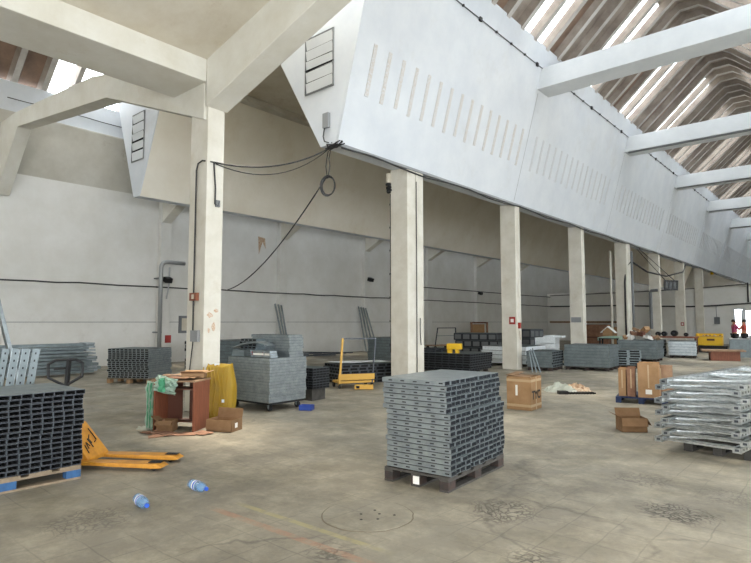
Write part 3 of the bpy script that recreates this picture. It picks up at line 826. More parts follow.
pallet('pallet', 'navy blue pallet under the pile of bright galvanised frames', FC[0] + .14, FC[1] + 1.0, FR, .9, 1.2, 'palletdark', 'palletnavy', h=.132)  # deck boards coloured dark for the shadow under the frames
pallet('pallet', 'dark pallet at the near end under the galvanised frames', FC[0] - .04, FC[1] - .75, FR, .75, 1.0, 'palletdark', 'palletdark', h=.132)  # boards and blocks coloured dark as the shadow beneath the pile


# ------------------------------------------------------------ pallet jack
t = thing('pallet_jack', 'yellow hand pallet jack parked beside the left steel stack', 'pallet jack', (-6.80, 2.71, 0), R(35))
def fork(y):
    b = MB()
    b.prism([(0, .05), (0, .08), (1.06, .08), (1.13, .045), (1.10, .033), (1.0, .03)], 'y', y - .08, y + .08, 'yellow')
    f = b.build('fork', t, bevel=.006)
    b = MB(); b.cbox((1.02, y, .087), (.14, .08, .006), 'dark'); b.build('roller_slot', f)
    b = MB(); b.tube([(1.02, y - .05, .035), (1.02, y + .05, .035)], .034, 'rubber', 12); b.build('roller', f)
fork(-.19); fork(.19)
b = MB(); b.prism([(-.14, .06), (-.14, .42), (-.06, .44), (.24, .10), (.24, .055)], 'y', -.20, .20, 'yellow'); bd = b.build('body', t, bevel=.008)
b = MB(); x = .02
for pts in ([(-.10, .36), (-.10, .24), (-.05, .22)], [(-.05, .30), (0, .26), (-.01, .22)], [(.01, .27), (.01, .18)], [(.04, .2), (.06, .24), (.08, .18)], [(.10, .22), (.12, .14)]):
    q = [(p[0] * .0 + (-.06 + (0.44 - p[1]) / .34 * .30) + .004, -p[0] * 1.2 - .02 + .03, p[1] + .006) for p in pts]
    b.tube([(c[0] + .004, c[1], c[2]) for c in q], .006, 'cable', 5)
b.build('marking', t)
b = MB(); b.tube([(-.21, -.09, .10), (-.21, -.03, .10)], .1, 'rubber', 16); b.build('wheel', t)
b = MB(); b.tube([(-.21, .03, .10), (-.21, .09, .10)], .1, 'rubber', 16); b.build('wheel', t)
b = MB(); b.tube([(-.21, 0, .1), (-.2, 0, .5)], .05, 'black', 12); b.build('pump', t)
b = MB(); b.bar((-.2, 0, .48), (-.16, 0, 1.17), .035, .045, 'black'); b.build('handle_shaft', t)
b = MB(); H = [(0, .87), (.17, .97), (.175, 1.12), (.10, 1.165), (-.10, 1.165), (-.175, 1.12), (-.17, .97), (0, .87)]
A_ = R(35 - 40.8)
b.tube([(.03, p[0], p[1]) for p in H], .016, 'black', 8); b.tube([(.03, -.12, 1.06), (.03, .0, 1.07)], .012, 'black', 6)
hh = b.build('handle_loop', t); hh.location = (-.2, 0, 0); hh.rotation_euler.z = R(-52)

# ------------------------------------------------------------ bottles
def bottle(loc, rz, label):
    t = thing('water_bottle', label, 'bottle', loc, rz, 'plastic bottles on the floor')
    pr_ = [(0, .010), (.003, .040), (.05, .046), (.06, .042), (.075, .046), (.12, .046), (.14, .042), (.16, .046), (.20, .043), (.235, .026), (.25, .015), (.262, .015)]
    b = MB(); b.tube([(x, 0, .046) for x, r_ in pr_], [r_ for x, r_ in pr_], 'bottle', 16); b.build('body', t, smooth=True)
    b = MB(); b.tube([(.255, 0, .046), (.278, 0, .046)], .018, 'bluecap', 12); b.build('cap', t)
    b = MB(); b.tube([(.078, 0, .046), (.125, 0, .046)], .0475, 'labelw', 16, caps=False); b.tube([(.098, 0, .046), (.118, 0, .046)], .0482, 'bluecap', 16, caps=False); b.build('label_band', t)
bottle((-4.92, 2.47, 0), R(-10), 'blue plastic water bottle on the floor, nearer the camera')
bottle((-4.96, 3.02, 0), R(0), 'blue plastic water bottle on the floor, nearer the cardboard scraps')

# ------------------------------------------------------------ desk with clutter
DR = R(31); DC = (-7.82, 4.58)
def dl(x, y, z=0): return (DC[0] + x * math.cos(DR) - y * math.sin(DR), DC[1] + x * math.sin(DR) + y * math.cos(DR), z)
t = thing('desk', 'reddish wooden desk with open front beside the first column', 'desk', (DC[0], DC[1], 0), DR)
b = MB(); b.box(-.36, -.25, .715, .34, .25, .74, 'woodtop'); b.build('tabletop', t, bevel=.002)
b = MB(); b.box(.30, -.24, 0, .325, .24, .715, 'wood'); b.build('side_panel', t)
b = MB(); b.box(-.325, -.24, 0, -.30, .24, .715, 'wood'); b.build('side_panel', t)
b = MB(); b.box(-.30, .12, .12, -.06, .14, .715, 'wooddark'); b.build('back_panel', t)
b = MB(); b.box(.06, .12, .12, .30, .14, .715, 'wooddark'); b.build('back_panel', t)
b = MB(); b.box(-.30, -.2, .60, .30, .12, .615, 'wooddark'); b.build('shelf', t)
b = MB(); b.box(-.30, -.05, .10, .30, .2, .115, 'wooddark'); b.build('shelf', t)
def sheet(name, loc, rz, w, d, m, label, z_t=.008, tilt=(0, 0), fold=True, group=None):
    b = MB(); n = 5; v = []; rr = random.Random(hash(label) & 0 or len(label) * 7 + int(abs(loc[0]) * 100))
    for i in range(n):
        for j in range(n):
            v.append(((i / (n - 1) - .5) * w + rr.uniform(-.01, .01), (j / (n - 1) - .5) * d + rr.uniform(-.012, .012), z_t + (rr.uniform(0, .018) if fold else 0)))
    f = [(i * n + j, (i + 1) * n + j, (i + 1) * n + j + 1, i * n + j + 1) for i in range(n - 1) for j in range(n - 1)]
    b.add(v, f, m); o = b.build(name, loc=loc, rz=rz); o.rotation_euler = (R(tilt[0]), R(tilt[1]), rz)
    md = o.modifiers.new('t', 'SOLIDIFY'); md.thickness = .005
    return tag(o, label, 'cardboard', group)
gp = 'flattened cardboard on the desk'
sheet('cardboard_sheet', dl(-.15, -.05, .742), DR + .2, .42, .36, 'cardred', 'flat reddish cardboard sheet on the left of the desk top', group=gp)
sheet('cardboard_sheet', dl(.05, -.16, .762), DR - .3, .36, .22, 'cardred', 'small cardboard piece overhanging the desk front edge', group=gp)
sheet('cardboard_sheet', dl(-.22, .15, .765), DR + .6, .34, .22, 'woodtop', 'pale cardboard piece at the back left of the desk top', group=gp)
sheet('cardboard_sheet', dl(.17, -.1, .765), DR + .1, .22, .26, 'carddark', 'dark cardboard scrap at the right front of the desk top', group=gp)
def open_box(name, label, loc, rz, w, d, h, m='card', flaps=((1, 60), (3, 40)), mark=None, wall=.008, inner='carddark', labels=()):
    t = thing(name, label, 'cardboard box', loc, rz)
    b = MB(); b.box(-w / 2, -d / 2, 0, w / 2, d / 2, wall, m)
    b.box(-w / 2, -d / 2, 0, w / 2, -d / 2 + wall, h, m); b.box(-w / 2, d / 2 - wall, 0, w / 2, d / 2, h, m)
    b.box(-w / 2, -d / 2, 0, -w / 2 + wall, d / 2, h, m); b.box(w / 2 - wall, -d / 2, 0, w / 2, d / 2, h, m); b.build('body', t)
    for s, a in flaps:
        L = min(w, d) * .45
        if s in (0, 2):
            sg = -1 if s == 0 else 1; T = Matrix.Translation((0, sg * d / 2, h)) @ Matrix.Rotation(R(sg * -a), 4, 'X')
            b = MB(); b.box(-w / 2, 0 if sg > 0 else -L, 0, w / 2, L if sg > 0 else 0, .005, m, T) if False else b.box(-w / 2, -.0025, 0, w / 2, .0025, L, m, T)
        else:
            sg = 1 if s == 1 else -1; T = Matrix.Translation((sg * w / 2, 0, h)) @ Matrix.Rotation(R(sg * a), 4, 'Y')
            b = MB(); b.box(-.0025, -d / 2, 0, .0025, d / 2, L, m, T)
        b.build('flap', t)
    for (s, c, z, ww, hh_) in labels:
        b = MB()
        if s == 0: b.box(c - ww / 2, -d / 2 - .002, z, c + ww / 2, -d / 2, z + hh_, 'labelw')
        else: b.box(w / 2, c - ww / 2, z, w / 2 + .002, c + ww / 2, z + hh_, 'labelw')
        b.build('paper_label', t)
    return t
t = open_box('cardboard_box', 'crushed open cardboard box tilted on top of the desk', dl(.12, .14, .752), DR + .3, .34, .24, .07, 'card', ((0, 70), (2, 80), (1, 75)))
open_box('cardboard_box', 'low cardboard box with white labels on the floor right of the desk', (-7.22, 4.93, 0), R(24), .42, .30, .17, 'carddark', ((0, 172), (2, 12)), labels=((0, .08, .05, .09, .08), (1, -.02, .05, .07, .07)))
open_box('cardboard_box', 'dark brown box tipped in the desk opening', dl(-.12, -.2, 0), DR + .15, .24, .22, .16, 'carddark', ((0, 120), (3, 50)))
gp = 'cardboard scraps on the floor by the desk'
for i, (u, w_, d_, rz_, l_) in enumerate((((-7.62, 4.18), .36, .22, .3, 'reddish cardboard scrap flat on the floor before the desk centre'), ((-7.35, 4.36), .32, .2, .8, 'torn cardboard scrap on the floor near the low box'),
        ((-7.5, 4.06), .3, .16, 1.2, 'small cardboard strip farthest out from the desk front'), ((-7.2, 4.55), .26, .2, .1, 'cardboard scrap touching the low labelled box'), ((-7.84, 4.06), .16, .12, .4, 'little cardboard square by the desk left foot'))):
    sheet('cardboard_scrap', (u[0], u[1], 0), rz_, w_, d_, 'cardred', l_, group=gp)
b = MB(); b.bar((0, 0, .0), (.05, .12, .16), .05, .015, 'cardred'); tag(b.build('wood_offcut', loc=(-7.86, 4.18, .01)), 'short wooden offcut propped against the box under the desk', 'offcut')

def blob_cloth(name, label, cat, loc, rz, w, h, d, m, seed, nx=16, nz=18, taper=.3, lumps=.05, knot=False):
    """a filled, creased bag standing on the floor"""
    rr = random.Random(seed); v = []; f = []
    ph = [rr.uniform(0, 6.28) for _ in range(9)]; n = 36
    for j in range(nz + 1):
        z = j / nz; s = (.86 + .14 * math.sin(math.pi * min(1, z * .9 + .1))) * (1 - taper * max(0, z - .6) / .4)
        for i in range(n):
            a = 2 * math.pi * i / n
            k = 1 + lumps * math.sin(7 * a + ph[0] + z * 2) + lumps * .8 * math.sin(13 * a + ph[1] - z * 3) + lumps * .6 * math.sin(3 * a + ph[2] + 5 * z) + lumps * .5 * math.sin(21 * a + ph[3])
            ex = 4.0; ca, sa = math.cos(a), math.sin(a); q = (abs(ca) ** ex + abs(sa) ** ex) ** (-1 / ex)
            v.append((w / 2 * ca * q * s * k, d / 2 * sa * q * s * k, z * h + (.02 * math.sin(5 * a + ph[4]) if j == nz else 0)))
    for j in range(nz):
        for i in range(n): i2 = (i + 1) % n; f.append((j * n + i, j * n + i2, (j + 1) * n + i2, (j + 1) * n + i))
    f.append(tuple(range(n))[::-1]); f.append(tuple(range(nz * n, nz * n + n)))
    b = MB(); b.add(v, f, m); t = thing(name, label, cat, loc, rz); b.build('sack_body', t, smooth=True)
    return t
t = blob_cloth('netting_bag', 'yellow see-through netting sack leaning against the grey stack', 'sack', (-8.24, 5.52, 0), R(40), .52, .88, .34, 'net', 5, taper=.1, lumps=.025)
for k in range(7):
    a = -.24 + k * .07; b = MB(); b.tube([(a + .02 * math.sin(k + j), -.20 - .012 * math.sin(2.2 * j), .05 + j * .10) for j in range(9)], .012, 'net', 5); b.build('fold', t)
b = MB(); b.cbox((.12, -.215, .30), (.04, .01, .05), 'foil'); b.cbox((-.02, -.1, .89), (.08, .06, .03), 'foil'); b.build('paper_scrap', t)
# green striped plastic bag over the desk corner
t = thing('green_plastic_bag', 'green and white plastic bag hanging over the left desk corner', 'plastic bag', dl(-.40, -.16, 0), DR)
rr = random.Random(3)
def crumple(w, h, m, nx=9, nz=14, amp=.03, T=None, wob=0.0):
    v = [((i / (nx - 1) - .5) * w * (1 + wob * math.sin(j * .7)) + rr.uniform(-.01, .01), rr.uniform(-amp, amp), j / (nz - 1) * h) for j in range(nz) for i in range(nx)]
    f = [(j * nx + i, j * nx + i + 1, (j + 1) * nx + i + 1, (j + 1) * nx + i) for j in range(nz - 1) for i in range(nx - 1)]
    b = MB(); b.add(v, f, m, T); return b
b = crumple(.17, .72, 'greenbag', amp=.022, wob=.2); b.build('bag_wall', t)
b = crumple(.13, .70, 'filmbag', amp=.02, T=Matrix.Translation((.02, .05, 0))); b.build('bag_wall', t)
for k in range(3): b = crumple(.022, .66, 'green', nx=3, amp=.004, T=Matrix.Translation((-.05 + .05 * k, -.03, .03))); b.build('green_stripe', t)
b = crumple(.34, .24, 'greenbag', amp=.03, T=Matrix.Translation((.27, -.13, .56)) @ Matrix.Rotation(R(12), 4, 'Y')); b.build('bag_mouth', t)
b = crumple(.12, .20, 'green', nx=4, nz=6, amp=.02, T=Matrix.Translation((.25, -.165, .58))); b.build('green_stripe', t)
b = crumple(.2, .1, 'filmbag', nx=6, nz=5, amp=.02, T=Matrix.Translation((-.12, -.05, .0)) @ Matrix.Rotation(R(-70), 4, 'X')); b.build('bag_foot', t)


# ------------------------------------------------------------ layered steel bundles
def bundle(name, label, cat, cx, cy, rz, LX, LY, z0, z1, layers, m='slate', ends=None, cols=8, endm='dark', jitter=.02, rim='steelrim', group=None, straps=0, seed=1, part='layer'):
    t = thing(name, label, cat, (cx, cy, z0), rz, group); rr = random.Random(seed); h = (z1 - z0) / layers
    for k in range(layers):
        dx, dy = rr.uniform(-jitter, jitter), rr.uniform(-jitter, jitter)
        b = MB(); x0, x1, y0, y1 = -LX / 2 + dx, LX / 2 + dx, -LY / 2 + dy, LY / 2 + dy; a, c = k * h, k * h + h * .90
        b.box(x0, y0, a, x1, y1, c, m); b.box(x0 + .01, y0 + .01, c, x1 - .01, y1 - .01, (k + 1) * h, 'steelline')
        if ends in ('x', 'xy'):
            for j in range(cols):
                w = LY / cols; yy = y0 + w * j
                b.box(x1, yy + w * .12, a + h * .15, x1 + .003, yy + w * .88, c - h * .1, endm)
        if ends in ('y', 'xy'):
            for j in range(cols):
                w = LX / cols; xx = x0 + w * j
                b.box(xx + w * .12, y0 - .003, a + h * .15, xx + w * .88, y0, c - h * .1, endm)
        b.build(part, t)
    for k in range(straps):
        y = -LY / 2 + LY * (k + .5) / straps; H_ = z1 - z0; b = MB()
        b.box(-LX / 2 - jitter, y - .012, 0, LX / 2 + jitter, y + .012, H_ + .004, 'cable'); b.build('strap', t)
    return t
def block_feet(name, label, cx, cy, rz, LX, LY, h=.12, m='palletdark', bm='rusty'):
    t = thing(name, label, 'pallet', (cx, cy, 0), rz)
    b = MB(); b.box(-LX / 2, -LY / 2, h - .03, LX / 2, LY / 2, h, m); b.build('deck_board', t)
    for x in (-LX / 2 + .07, 0, LX / 2 - .07):
        for y in (-LY / 2 + .07, 0, LY / 2 - .07):
            b = MB(); b.box(x - .06, y - .06, 0, x + .06, y + .06, h - .03, bm); b.build('block', t)
    return t

# grey stack on wheeled dolly behind the first column
GC = (-8.60, 6.80)
t = thing('platform_dolly', 'low wheeled dolly under the tall grey stack behind the yellow sack', 'dolly', (GC[0], GC[1], 0), R(2))
b = MB(); b.box(-.58, -.42, .12, .58, .42, .16, 'black'); b.build('platform', t)
for x in (-.48, .48):
    for y in (-.34, .34):
        b = MB(); b.tube([(x, y - .025, .055), (x, y + .025, .055)], .055, 'rubber', 14); b.tube([(x, y - .027, .055), (x, y + .027, .055)], .02, 'steelrim', 10); b.box(x - .02, y - .035, .055, x + .02, y - .028, .12, 'steel'); b.box(x - .02, y + .028, .055, x + .02, y + .035, .12, 'steel'); b.build('castor', t)
bundle('grey_panel_stack', 'tall neat stack of grey steel sections on the wheeled dolly', 'steel stack', GC[0], GC[1], R(2), 1.2, .9, .16, .95, 15, 'steel', None, jitter=.008, seed=4)
bundle('sheet_bundle', 'rear block of grey sheets on the dolly stack with ragged left end', 'sheet bundle', GC[0] + .05, GC[1] + .2, R(3), 1.05, .36, .95, 1.36, 8, 'steel', None, jitter=.02, seed=8)
bundle('bracket_bundle', 'dark bundle of brackets on the rear left of the dolly stack', 'bracket bundle', GC[0] - .3, GC[1] - .12, R(8), .42, .24, .95, 1.28, 7, 'slate', 'y', 4, jitter=.025, seed=9)
for i, (dx, dy, z, w, d, rz_, rx, l_) in enumerate(((-.35, -.33, .955, .34, .16, .5, 5, 'left'), (-.1, -.32, .96, .36, .14, -.2, 8, 'centre left'), (.18, -.3, .955, .4, .15, .1, 4, 'centre right'), (.42, -.28, .955, .3, .15, -.1, 3, 'right'))):
    b = MB()
    for q in range(3): b.box(-w / 2 + .01 * q, -d / 2, q * .042, w / 2 - .015 * q, d / 2, q * .042 + .034, 'slate' if i < 2 else 'steel')
    if i >= 2:
        b.box(-w / 2 + .02, -d / 2 - .004, .03, -w / 2 + .07, -d / 2, .10, 'red'); b.box(-w / 2 + .09, -d / 2 - .004, .04, w / 2 - .04, -d / 2, .075, 'labelw')
    o = b.build('bracket_pile', loc=(GC[0] + dx, GC[1] + dy, z), rz=rz_); tag(o, 'small pile of grey brackets on the dolly stack front, %s' % l_, 'bracket pile', 'bracket piles on the dolly stack')
b = MB(); b.prism([(-.45, 0), (-.1, .09), (.2, .12), (.45, .06), (.46, .075), (.2, .14), (-.1, .11), (-.45, .02)], 'y', -.12, .12, 'steel')
o = b.build('bent_sheet', loc=(GC[0] - .1, GC[1] - .26, 1.10), rz=.15); tag(o, 'bent grey sheet lying across the bracket piles', 'sheet')
t = bundle('black_beam_stack', 'short black stack of beams on a stand right of the dolly', 'beam stack', -8.75, 8.05, R(4), .62, .5, .24, .66, 8, 'blackbeam', 'xy', 5, jitter=.01)
b = MB(); b.box(-.24, -.2, 0, .24, .2, .24, 'palletdark'); o = b.build('wood_block', loc=(-8.75, 8.05, 0), rz=R(4)); tag(o, 'dark wooden block under the short black beam stack', 'block')
open_box('plastic_tray', 'small blue plastic tray on the floor right of the dolly', (-7.72, 7.02, 0), R(30), .24, .18, .09, 'blueplastic', ()); [o for o in [0]]

# black palleted stack far left and long profiles by the wall
SR = R(29)
def rot(cx, cy, a, x, y): return (cx + x * math.cos(a) - y * math.sin(a), cy + x * math.sin(a) + y * math.cos(a))
BC = rot(-15.05, 6.64, SR, .62, .5)
pallet('pallet', 'pale pallet under the black and grey stack in front of the left wall', BC[0], BC[1], SR, 1.25, 1.0, 'pallet', 'card', far=True)
bundle('channel_stack', 'black-ended stack of channels on a pale pallet by the left wall', 'channel stack', BC[0], BC[1], SR, 1.2, 1.05, .14, .9, 14, 'steel', 'y', 10, jitter=.02, seed=5)
long_labels = []
for k in range(9):
    zz = .1 + .1 * k
    b = MB(); b.bar((0, -3.2 + rnd.uniform(-.2, .2), 0), (rnd.uniform(-.04, .04), 1.3 + rnd.uniform(-.35, .25), rnd.uniform(-.004, .006)), .5 if k < 8 else .2, .085, 'slate')
    for j in range(5): b.bar((-.2 + .1 * j, 1.0, .03), (-.2 + .1 * j, 1.28, .03), .06, .06, 'steel')
    o = b.build('long_profile', loc=(-18.1 - .03 * k, 6.3, zz))
    ordn = ['lowest', 'second lowest', 'third from the floor', 'fourth from the floor', 'fifth from the floor', 'sixth from the floor', 'third from the top', 'second from the top', 'topmost'][k]
    tag(o, 'long grey steel profile in the wall-side pile at left, %s' % ordn, 'steel profile', 'long profiles piled by the left wall')
bundle('steel_bundle', 'grey bundle of long profiles seen left of the first column', 'steel bundle', -17.3, 11.8, R(10), 1.2, 2.6, 0, .95, 8, 'slate', 'y', 6, jitter=.03, seed=15)

# dark rods on the floor by the wall
for i in range(7):
    b = MB(); a = rnd.uniform(.2, 1.5); L = rnd.uniform(1.0, 2.2)
    b.bar((-L / 2 * math.sin(a), -L / 2 * math.cos(a), .04), (L / 2 * math.sin(a), L / 2 * math.cos(a), .06), .08, .05, 'steeldark')
    o = b.build('steel_rod', loc=(-19.6 + .25 * i * .5, 16.6 + .42 * i, .05 * (i % 4))); tag(o, 'dark rod in the floor heap below the leaning profiles, ' + ['leftmost', 'second from left', 'third from left', 'middle one', 'third from right', 'second from right', 'rightmost'][i], 'rod', 'loose rods by the left wall')
# profiles leaning at pilasters
for gi, (yc, n, lab) in enumerate(((16.95, 3, 'grey steel profile leaning on the second wall pilaster'), (22.7, 4, 'grey steel profile leaning on the third wall pilaster'))):
    for k in range(n):
        b = MB(); lean = (.35 - .1 * k) if gi == 0 else (.1 + .11 * k)
        b.bar((XW + .75 + .03 * k, yc + .17 * k - .2 + (.25 - .06 * k if gi == 0 else lean), 0), (XW + .30 + .02 * k, yc + .17 * k - .25, 2.45 - .03 * k), .07, .05, 'steel')
        o = b.build('leaning_profile'); tag(o, lab + ([', left', ', middle', ', right'] if gi == 0 else [', leftmost', ', second from left', ', third from left', ', rightmost'])[k], 'steel profile', ['profiles leaning on the second pilaster', 'profiles leaning on the third pilaster'][gi])

# yellow wheeled rail frame with stack behind
t = thing('yellow_trolley', 'yellow A-frame trolley standing left of the middle column', 'trolley', (-9.35, 10.1, 0), R(62))
for s, x0 in ((0, -.42), (1, .42)):
    b = MB(); b.bar((x0, 0, .08), (x0 + (.10 if s == 0 else .12), .06, 1.2), .045 if s == 0 else .03, .045 if s == 0 else .03, 'yellowrail' if s == 0 else 'steeldark'); b.build('post', t)
b = MB(); b.bar((-.32, .06, 1.19), (.54, .06, 1.19), .03, .03, 'steeldark'); b.build('top_rail', t)
b = MB(); b.box(-.44, -.02, .20, .48, .02, .34, 'yellowrail'); b.build('side_rail', t)
b = MB(); b.box(-.44, .0, .12, .48, .5, .17, 'yellowrail'); b.build('platform', t)
for x in (-.42, .42):
    for y in (0, .45): b = MB(); b.tube([(x - .02, y, .06), (x + .02, y, .06)], .06, 'rubber', 12); b.box(x - .02, y - .02, .06, x + .02, y + .02, .13, 'steeldark'); b.build('castor', t)
t = thing('yellow_clamp', 'short yellow steel foot lying beside the trolley', 'clamp', (-8.95, 9.95, 0), R(40))
b = MB(); b.box(-.22, -.08, .02, .22, .08, .12, 'yellowrail'); b.build('body', t); b = MB(); b.cbox((-.14, -.082, .07), (.08, .01, .06), 'dark'); b.build('opening', t)
bundle('low_beam_stack', 'low dark stack of beams lying behind the yellow trolley', 'beam stack', -10.35, 11.3, R(-18), 1.0, 1.6, 0, .5, 6, 'steeldark', 'xy', 6, jitter=.04, seed=3)
t = thing('film_sheet', 'white film sheet spread on the low dark stack', 'plastic film', (-10.35, 11.3, .505), R(-18))
b = MB(); b.add([(x, y, .012 + rnd.uniform(0, .03)) for y in (-.75, -.4, 0, .4, .75) for x in (-.45, -.1, .2, .45)], [(j * 4 + i, j * 4 + i + 1, j * 4 + i + 5, j * 4 + i + 4) for j in range(4) for i in range(3)], 'foil'); b.build('film', t)
bundle('panel_block', 'grey block stack behind the yellow trolley rails', 'panel stack', -15.3, 18.6, R(10), 1.3, 1.3, 0, .95, 8, 'slate', 'x', 4, jitter=.02, seed=22)

# right of the middle column
bundle('dark_channel_stack', 'dark channel stack seen between middle and third columns', 'channel stack', -10.2, 15.6, R(5), 2.2, 1.6, .1, .62, 7, 'blackbeam', 'xy', 9, jitter=.03, seed=31)
block_feet('pallet', 'dark pallet under the channel stack between middle and third columns', -10.2, 15.6, R(5), 2.0, 1.4, .1)
for i in range(7):
    b = MB(); a = rnd.uniform(-.4, .4)
    b.bar((-.35, 0, .03), (.35, rnd.uniform(-.15, .15), .03), .09, .06, 'steeldark')
    o = b.build('loose_channel', loc=(-10.85 + .06 * i, 15.1 + .12 * i, .625 + .062 * (i % 2)), rz=a); tag(o, 'short loose channel on the dark channel stack, ' + ['nearest the camera', 'second nearest', 'third nearest', 'middle of seven', 'third from the back', 'second from the back', 'farthest back'][i], 'channel', 'loose channels on the dark stack')
t = thing('yellow_machine', 'yellow plastic tool case on the dark channel stack', 'tool case', (-9.75, 15.1, .62), R(20))
b = MB(); b.box(-.22, -.12, .12, .24, .12, .3, 'yellowplain'); b.build('shell', t, bevel=.02)
b = MB(); b.box(-.2, -.08, 0, -.06, .08, .12, 'yellowplain'); b.build('foot', t); b = MB(); b.box(.05, -.08, 0, .15, .08, .12, 'yellowplain'); b.build('foot', t)
bundle('wrapped_panels', 'silver-white wrapped panels stacked left of the third column', 'panel stack', -9.95, 19.6, R(5), 1.7, 2.0, .1, .72, 4, 'foil', None, jitter=.05, seed=12)
block_feet('pallet', 'dark pallet under the silver-white wrapped panels', -9.95, 19.6, R(5), 1.6, 1.9, .1)
t = thing('platform_trolley', 'empty tube-handled platform trolley by the far wall', 'trolley', (-18.4, 27.6, 0), R(75))
for x in (-.8, .8): b = MB(); b.bar((x, 0, .25), (x * .86, -.1, 1.25), .05, .05, 'steeldark'); b.build('handle_post', t)
b = MB(); b.bar((-.7, -.1, 1.25), (.7, -.1, 1.25), .05, .05, 'steeldark'); b.build('handle_bar', t)
b = MB(); b.bar((-.75, -.06, .8), (.75, -.06, .8), .03, .03, 'steelrim'); b.build('cross_bar', t)
b = MB(); b.box(-.85, 0, .2, .85, .9, .26, 'woodtop'); b.build('platform', t)
for x in (-.7, .7):
    for y in (.1, .8): b = MB(); b.tube([(x, y - .03, .1), (x, y + .03, .1)], .1, 'rubber', 12); b.build('wheel', t)
bundle('cage_stack', 'dark wire crates stacked behind the wrapped panels', 'crate stack', -14.6, 25.0, R(12), 2.2, 1.4, 0, 1.05, 3, 'blackbeam', 'xy', 5, endm='cablegrey', jitter=.06, seed=14)
bundle('cage_stack', 'dark crates with a slanting top left of the third column', 'crate stack', -12.6, 25.8, R(-5), 1.4, 1.2, 0, 1.25, 3, 'steeldark', 'xy', 3, endm='cablegrey', jitter=.06, seed=19)
t = thing('wooden_stand', 'upright pale wooden frame by the far wall behind the crates', 'frame', (-19.6, 33.5, 0), R(60))
for x in (-.6, .6): b = MB(); b.box(x - .06, -.04, 0, x + .06, .04, 1.6, 'cardred'); b.build('post', t)
b = MB(); b.box(-.66, -.04, 1.5, .66, .04, 1.6, 'wooddark'); b.build('rail', t); b = MB(); b.box(-.55, -.01, .8, .4, .01, 1.45, 'card'); b.build('panel', t)

# stacks to the right of the third column
def far_stack(label, c, rz, LX, LY, z1, layers, m='slate', ends='x', cols=6, seed=1, h=.12):
    p = rot(c[0], c[1], rz, -LX / 2, LY / 2)
    block_feet('pallet', 'dark pallet under the ' + label[0], p[0], p[1], rz, LX * .95, LY * .95, h)
    return bundle('panel_stack', label[1], 'panel stack', p[0], p[1], rz, LX, LY, h, z1, layers, m, ends, cols, seed=seed)
far_stack(('grey stack next to the third column', 'grey stack with dark right end standing right of the third column'), (-7.62, 17.6), R(6), .86, 1.2, .64, 6, 'slate', 'x', 7, 2)
far_stack(('widest grey-green stack', 'widest grey-green panel stack in front of the fourth column'), (-6.2, 18.75), R(4), 1.46, 1.25, .84, 7, 'slate', None, 6, 3)
far_stack(('small grey stack with dark left end', 'small low grey stack right of the widest grey-green stack'), (-5.75, 20.6), R(20), .8, 1.5, .63, 6, 'slate', 'y', 2, 4)
far_stack(('grey stack topped by cartons', 'grey stack topped by torn cartons before the sixth column'), (-6.2, 24.4), R(4), 1.5, 1.4, .85, 6, 'slate', None, 6, 5)
far_stack(('dark banded stack', 'dark banded stack right of the carton-topped stack'), (-6.85, 27.6), R(4), .8, 1.3, .78, 5, 'steeldark', 'x', 4, 6)
far_stack(('last grey stack', 'grey banded stack left of the yellow crate'), (-5.5, 28.0), R(10), 1.1, 1.6, .74, 5, 'steel', 'x', 4, 7)
# leaning rods at third column
for k in range(3):
    b = MB(); b.bar((-7.95 + .13 * k, 16.85, .02), (-8.25 + .06 * k, 17.25 - .0, .68 + .03 * k), .03, .03, 'steelrim')
    o = b.build('leaning_rod'); tag(o, 'thin pale rod leaning on the grey stack beside the third column, ' + ['left', 'middle', 'right'][k], 'rod', 'rods by the third column')
# clutter further back
t = thing('white_carton_stack', 'tall stack of white cartons behind the widest stack', 'carton stack', (-9.95, 22.7, 0), R(10))
for k in range(4): b = MB(); b.box(-.48, -.4, .24 * k, .34, .4, .24 * k + .225, 'foil'); b.build('carton', t)
b = MB(); b.prism([(-.2, .95), (-.1, 1.03), (.15, 1.06), (.3, 1.04), (.6, 1.02), (.62, .96)], 'y', -.35, .35, 'foil'); b.build('crumpled_film', t)
b = MB(); b.box(0, 0, 0, 1.3, .8, .75, 'brownrust'); o = b.build('brown_board', loc=(-13.8, 26.5, .2)); o.data.materials[0] = M['cardred']; tag(o, 'large reddish brown carton behind the third column stacks', 'carton')
b = MB(); b.box(-.5, -.4, 0, .5, .4, .2, 'palletdark'); o = b.build('low_crate', loc=(-13.15, 26.9, 0)); tag(o, 'dark base under the reddish brown carton', 'base')
b = MB(); b.box(0, 0, 0, .8, .7, .95, 'steeldark'); o = b.build('dark_cabinet', loc=(-14.9, 26.2, 0)); tag(o, 'dark cabinet left of the reddish brown carton', 'cabinet')
b = MB(); b.box(0, 0, 0, .3, .4, .82, 'yellowrail'); o = b.build('yellow_carton', loc=(-11.2, 24.5, 0)); tag(o, 'small yellow carton beside the white cartons', 'carton')
bundle('pipe_pallet', 'low pale panels on a dark pallet in the passage behind the third column', 'panel stack', -11.9, 23.0, R(5), 1.6, 1.2, 0, .5, 4, 'steel', 'x', 5, seed=44)
